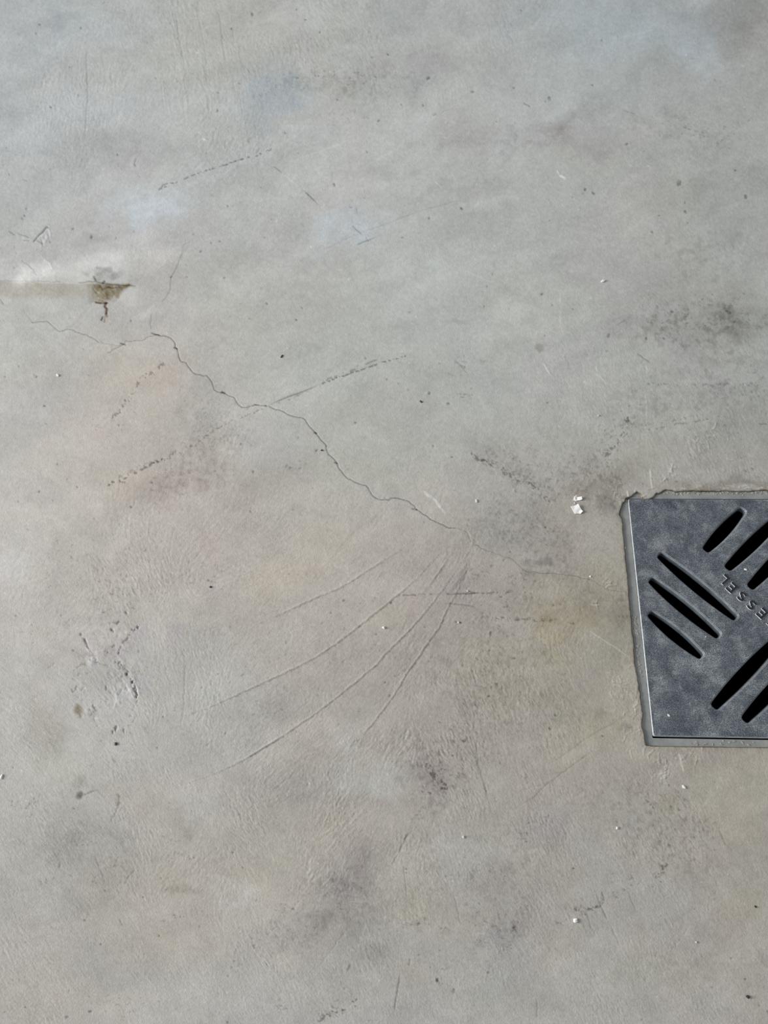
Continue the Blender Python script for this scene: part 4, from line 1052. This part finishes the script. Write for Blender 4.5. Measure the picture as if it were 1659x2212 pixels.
# frame around the grate: flat flange, inner ledge
FO = .1625
OPEN_ = rounded_square(HS + .001, .0012)          # the opening is a loose fit towards the lower edge, tight on the left
OPEN_ = np.stack([np.where(OPEN_[:, 0] < 0, OPEN_[:, 0] + .0007, OPEN_[:, 0]), np.where(OPEN_[:, 1] < 0, OPEN_[:, 1] - .0009, OPEN_[:, 1] - .0003)], 1)
o = strip('frame', [(rounded_square(FO, .001), FT - .03), (rounded_square(FO, .001), FT), (OPEN_, FT), (OPEN_, FT - .03)], [M_FRAME], drain, False)
o['label'] = 'mid grey frame around the grate'
pit = []
pb = HS + .0025
me = mesh_np('drain_body', [(x * pb, y * pb, FT - .029) for x, y in sq] + [(x * pb, y * pb, -.30) for x, y in sq],
             [(0, 1, 5, 4), (1, 2, 6, 5), (2, 3, 7, 6), (3, 0, 4, 7), (4, 5, 6, 7)])
link('drain_body', me, M_PIT, drain)

# raised letters, reading up the plate's diagonal
UPD = None


def letter_poly(ch):
    t = .265
    if ch == 'L':
        return [[(0, 0), (.68, 0), (.68, t), (t, t), (t, 1), (0, 1)]]
    if ch == 'E':
        s = (1 - 3 * t * .86) / 2
        b = t * .86
        return [[(0, 0), (.72, 0), (.72, b), (t, b), (t, b + s), (.62, b + s), (.62, 2 * b + s), (t, 2 * b + s), (t, 1 - b), (.72, 1 - b), (.72, 1), (0, 1)]]
    if ch == 'K':
        return [[(0, 0), (t, 0), (t, .30), (.33, .42), (.54, 0), (.82, 0), (.49, .60), (.80, 1), (.52, 1), (t, .60), (t, 1), (0, 1)]]
    # S: swept centre line
    cl_ = []
    for a in np.linspace(25, 270, 15):
        cl_.append((.36 + .25 * math.cos(math.radians(a)), .745 + .15 * math.sin(math.radians(a))))
    for a in np.linspace(90, -155, 15)[1:]:
        cl_.append((.36 + .26 * math.cos(math.radians(a)), .355 - .11 + .24 * math.sin(math.radians(a)) * .62 + .10))
    cl_ = np.array(cl_)
    tt = np.gradient(cl_, axis=0)
    tt /= np.hypot(*tt.T)[:, None]
    nn = np.stack([-tt[:, 1], tt[:, 0]], 1) * t * .46
    return [list(map(tuple, np.concatenate([cl_ + nn, (cl_ - nn)[::-1]])))]


def letter(ch, u, v, size, k):
    c = np.array(at(u, v, PT))
    right = np.array(at(u - 20, v - 18.5, PT)) - c
    right /= np.hypot(*right)
    upv = np.array([-right[1], right[0]])
    P = np.array(letter_poly(ch)[0])
    P = P - (P.min(0) + P.max(0)) / 2
    Q = c + (P[:, :1] * right + P[:, 1:] * upv) * size
    nxt_, prv = np.roll(Q, -1, 0), np.roll(Q, 1, 0)
    # mitred inset for the top face
    e1 = Q - prv
    e1 /= np.hypot(*e1.T)[:, None]
    e2 = nxt_ - Q
    e2 /= np.hypot(*e2.T)[:, None]
    ar = np.sum(Q[:, 0] * nxt_[:, 1] - nxt_[:, 0] * Q[:, 1])
    s = 1 if ar > 0 else -1
    n1 = np.stack([-e1[:, 1], e1[:, 0]], 1) * s
    n2 = np.stack([-e2[:, 1], e2[:, 0]], 1) * s
    mt = (n1 + n2) / np.maximum(.35, 1 + np.sum(n1 * n2, 1))[:, None]
    top_ = Q + mt * .00036
    V = [(x, y, PT - .0002) for x, y in Q] + [(x, y, PT + .0010) for x, y in top_]
    k_ = len(Q)
    Fc = [(i, (i + 1) % k_, k_ + (i + 1) % k_, k_ + i) for i in range(k_)]
    vo2, _, fo2, *_ = delaunay_2d_cdt([Vector(map(float, p)) for p in top_], [(i, (i + 1) % k_) for i in range(k_)], [], 1, 1e-8)
    if len(vo2) == k_:
        Fc += [tuple(k_ + i for i in f) for f in fo2]
    else:
        o_ = len(V)
        V += [(p.x, p.y, PT + .0010) for p in vo2]
        Fc += [tuple(o_ + i for i in f) for f in fo2]
    me = mesh_np('letter', V, Fc)
    fix(me)
    ob = link('letter', me, M_LEDGE, drain)
    me.materials.append(M_LET)
    for p in me.polygons:
        p.material_index = 1 if p.index >= k_ else 0
    return ob


for k, (ch, u_, v_) in enumerate([('L', 1563.8, 1252.0), ('E', 1580, 1270), ('S', 1602, 1288.8), ('S', 1623.3, 1307.5), ('E', 1645.5, 1325.5), ('K', 1669, 1345.5)]):
    letter(ch, u_, v_, .0138, k)

# cement smears left on the frame
m = Nodes('cement_residue')
m.l(m.ramp(m.noise(300, 4), [(.3, (.22, .21, .19)), (.7, (.42, .41, .38))]), m.b.inputs['Base Color'])
m.b.inputs['Roughness'].default_value = .85
bm = bmesh.new()
r = np.random.default_rng(5)
for k in range(150):
    q_ = r.random()
    if q_ < .62:
        u_, v_ = r.uniform(1408, 1659), 1060 + abs(r.normal(0, 4.5))
        v_ = min(v_, 1072)
    elif q_ < .85:
        v_ = r.uniform(1330, 1470)
        u_ = 1358 + (v_ - 1300) * .103 + r.uniform(4, 13)
    else:
        u_, v_ = r.uniform(1480, 1659), r.uniform(1600, 1611)
    x_, y_ = at(u_, v_, FT)
    sz = r.uniform(.0005, .0019)
    mt = Matrix.Translation((x_, y_, FT)) @ Matrix.Rotation(r.uniform(0, 3.1), 4, 'Z') @ Matrix.Diagonal((sz * r.uniform(1, 2.2), sz, min(sz, .0008) * .7, 1))
    g = bmesh.ops.create_icosphere(bm, subdivisions=1, radius=1.0, matrix=mt)
    for vv in g['verts']:
        vv.co.x += r.normal(0, .00022)
        vv.co.y += r.normal(0, .00022)
me = bpy.data.meshes.new('cement_residue')
bm.to_mesh(me)
bm.free()
tag(link('cement_residue', me, m.m, drain), 'crumbly pale cement residue on the frame', kind='stuff')
# ------------------------------------------------------------------ loose things on the slab
m = Nodes('white_paper')
m.l(m.ramp(m.noise(200, 3), [(.3, (.80, .80, .78)), (.7, (.90, .90, .885))]), m.b.inputs['Base Color'])
m.b.inputs['Roughness'].default_value = .8
M_PAPER = m.m
m = Nodes('dark_grit')
m.l(m.ramp(m.noise(400, 3), [(.3, (.02, .018, .016)), (.7, (.06, .055, .05))]), m.b.inputs['Base Color'])
M_DARK = m.m
m = Nodes('pale_crumb')
m.l(m.ramp(m.noise(400, 3), [(.3, (.55, .53, .48)), (.7, (.80, .79, .75))]), m.b.inputs['Base Color'])
M_PALE = m.m


def paper(name, outline, heights, mid, label, parent=None, z0=.0003):
    """thin torn sheet: outline in photo pixels with a lift (m) at each corner; mid = list of (u, v, lift) fold points"""
    P = [(*at(u, v), h) for (u, v), h in zip(outline, heights)] + [(*at(u, v), h) for u, v, h in mid]
    k = len(outline)
    vo3, _, fo3, *_ = delaunay_2d_cdt([Vector((p[0], p[1])) for p in P], [(i, (i + 1) % k) for i in range(k)], [], 1, 1e-8)
    ctr = np.mean([p[:2] for p in P], 0)
    zz = [min(P, key=lambda p: (p[0] - v.x) ** 2 + (p[1] - v.y) ** 2)[2] for v in vo3]
    nv = len(vo3)
    th = .00022
    V = [(v.x - ctr[0], v.y - ctr[1], z0 + h + th) for v, h in zip(vo3, zz)] + [(v.x - ctr[0], v.y - ctr[1], z0 + h) for v, h in zip(vo3, zz)]
    Fc = [tuple(f) for f in fo3] + [tuple(nv + i for i in reversed(f)) for f in fo3]
    cnt = {}
    for f in fo3:
        for a, b in zip(f, f[1:] + f[:1]):
            cnt[(a, b)] = 1
    for a, b in cnt:
        if (b, a) not in cnt:
            Fc.append((b, a, nv + a, nv + b))
    me = mesh_np(name, V, Fc)
    fix(me)
    o = link(name, me, M_PAPER, parent)
    o.location = (ctr[0], ctr[1], 0)
    return o


mm_ = .001
p1 = paper('paper_scrap', [(1231.8, 1095.1), (1239, 1094), (1244, 1092.5), (1248.1, 1090), (1252.3, 1097.5), (1255.5, 1102), (1258.4, 1106), (1253.5, 1110.5), (1248, 1109.5), (1241.5, 1110.5), (1236.7, 1103.5)],
           [1.2 * mm_, 1.0 * mm_, 1.6 * mm_, 2.6 * mm_, 2.0 * mm_, 1.2 * mm_, 2.2 * mm_, .2 * mm_, 0, 0, .4 * mm_], [(1246, 1102, 1.2 * mm_), (1250, 1105.5, .5 * mm_), (1241, 1099, .8 * mm_)], '')
tag(p1, 'larger torn scrap of white paper on the concrete left of the drain', 'paper', 'torn paper scraps')
p2 = paper('paper_scrap', [(1237.9, 1072.2), (1240.3, 1073.2), (1242, 1072.4), (1244.5, 1071.6), (1245.8, 1074.2), (1250, 1074), (1256, 1074), (1257.2, 1080), (1252.3, 1081.6), (1247, 1081.8), (1243.9, 1083.1), (1237.9, 1080.6), (1239, 1077)],
           [1.6 * mm_, .9 * mm_, 1.2 * mm_, 1.8 * mm_, .4 * mm_, .8 * mm_, 1.8 * mm_, 2.0 * mm_, .8 * mm_, .2 * mm_, 0, .2 * mm_, .6 * mm_], [(1246, 1078, 0), (1251, 1078, 1.2 * mm_), (1242, 1078, .9 * mm_)], '')
tag(p2, 'smaller folded scrap of white paper above the larger scrap', 'paper', 'torn paper scraps')


def chip(name, u, v, px, mat, label, cat, group, seed, stretch=1.0, ang=0.0, flat=.6, z0=0.0):
    """irregular angular grain; px = size in photo pixels"""
    r = np.random.default_rng(seed)
    x, y = at(u, v, z0)
    s = px * .00058 / 2
    bm = bmesh.new()
    bmesh.ops.create_icosphere(bm, subdivisions=1, radius=1.0)
    for vv in bm.verts:
        vv.co *= r.uniform(.72, 1.12)
    for vv in bm.verts:
        vv.co = Vector((vv.co.x * s * stretch, vv.co.y * s, max(vv.co.z, -.7) * s * flat))
    bmesh.ops.rotate(bm, verts=bm.verts, cent=(0, 0, 0), matrix=Matrix.Rotation(math.radians(-ang), 3, 'Z'))
    lo = min(vv.co.z for vv in bm.verts)
    for vv in bm.verts:
        vv.co.z -= lo
    me = bpy.data.meshes.new(name)
    bm.to_mesh(me)
    bm.free()
    o = link(name, me, mat)
    o.location = (x, y, z0 - .0001)
    return tag(o, label, cat, group)


G1, G2 = 'pale crumbs on the slab', 'dark grains on the slab'
for k, (n_, u_, v_, px, mt_, lb, st_, an_) in enumerate([
    ('crumb', 1242, 1988, 10, M_PAPER, 'bright white crumb on bare concrete well below the drain', 1.0, 30),
    ('crumb', 829, 1356, 7, M_PAPER, 'small white crumb between the curved trowel ridges', 1.2, 0),
    ('crumb', 1292.5, 898.5, 6, M_PALE, 'pale crumb on the concrete above the two paper scraps', 1.0, 0),
    ('crumb', 1275, 1245.5, 5, M_PAPER, 'white crumb on the hairline crack near the drain', 1.0, 0),
    ('crumb', 125, 811, 7, M_PAPER, 'white oblong crumb on pale concrete below the rust stain', 1.7, 55),
    ('shaving', 1302, 608, 8, M_PAPER, 'curled white shaving alone on the upper concrete', 1.8, -25),
    ('shaving', 3.5, 1678.5, 6, M_PAPER, 'white sliver at the left edge below the crater marks', 2.2, -80),
    ('crumb', 1001, 1808, 6, M_PALE, 'pale pebble beside a bluish patch near the two wavy dark scuffs', 1.0, 0),
    ('crumb', 1333, 1789, 6, M_PALE, 'pale greenish grain between drain and bright white crumb', 1.1, 40),
    ('crumb', 1477, 1700, 6, M_PAPER, 'white oblong crumb just below the drain frame', 1.6, 50),
    ('crumb', 1029, 1082, 6, M_PALE, 'pale upright crumb beside the white smear near the crack', 1.7, 80),
    ('crumb', 1241, 1087, 3.5, M_PAPER, 'tiny white crumb between the two paper scraps', 1.0, 0),
    ('crumb', 1504, 2035, 4.5, M_PALE, 'pale crumb on the bottom right concrete', 1.0, 0),
    ('crumb', 1010, 1277, 5, M_PALE, 'pale crumb touching the short dark scuff line', 1.0, 0),
    ('crumb', 990, 1345, 5, M_PALE, 'pale crumb right of the outermost trowel ridge', 1.0, 0),
    ('sliver', 609, 770, 5.5, M_DARK, 'dark upright sliver above the long ruled scratch', 2.2, -62),
    ('sliver', 909, 868, 5, M_DARK, 'dark slanting sliver right of the long ruled scratch', 1.9, 48),
    ('grain', 695, 973, 5.5, M_DARK, 'dark lump standing in for a pit left of the hairline crack, inside its bend', 1.0, 0),  # added lump, its dark colour stands for the shade in a pit
    ('grain', 455, 1268.5, 6, M_DARK, 'round dark grain on wrinkled concrete left of the ridges', 1.2, -30),
    ('grain', 250, 1607, 7.5, M_DARK, 'dark grain below the crater marks', 1.25, 10),
    ('grain', 1615, 2152.5, 7, M_DARK, 'dark grain in the bottom right corner', 1.2, 20),
    ('grain', 1631.5, 1958.5, 5, M_DARK, 'dark grain near the right edge, below the drain', 1.0, 0)]):
    chip(n_, u_, v_, px, mt_, lb, n_, G2 if mt_ is M_DARK else G1, k + 5, st_, an_)
chip('crumb', 1444.5, 1545.5, 5, M_PAPER, 'white crumb lying on the lower left corner of the grate', 'crumb', 'white crumbs on the drain', 60, 1.4, 40, z0=PT)
chip('crumb', 1349.5, 1183.5, 4, M_PAPER, 'white crumb in the joint left of the drain frame', 'crumb', 'white crumbs on the drain', 61, 1.0, 0, z0=FT)
chip('crumb', 1524.5, 1375.5, 3.5, M_PALE, 'pale crumb at the lower rim of the middle left slot', 'crumb', 'white crumbs on the drain', 62, 1.0, 0, z0=PT)
chip('crumb', 1610, 1230.5, 5, M_PAPER, 'white shard on the grate above the raised letters', 'crumb', 'white crumbs on the drain', 63, 1.7, 20, z0=PT)
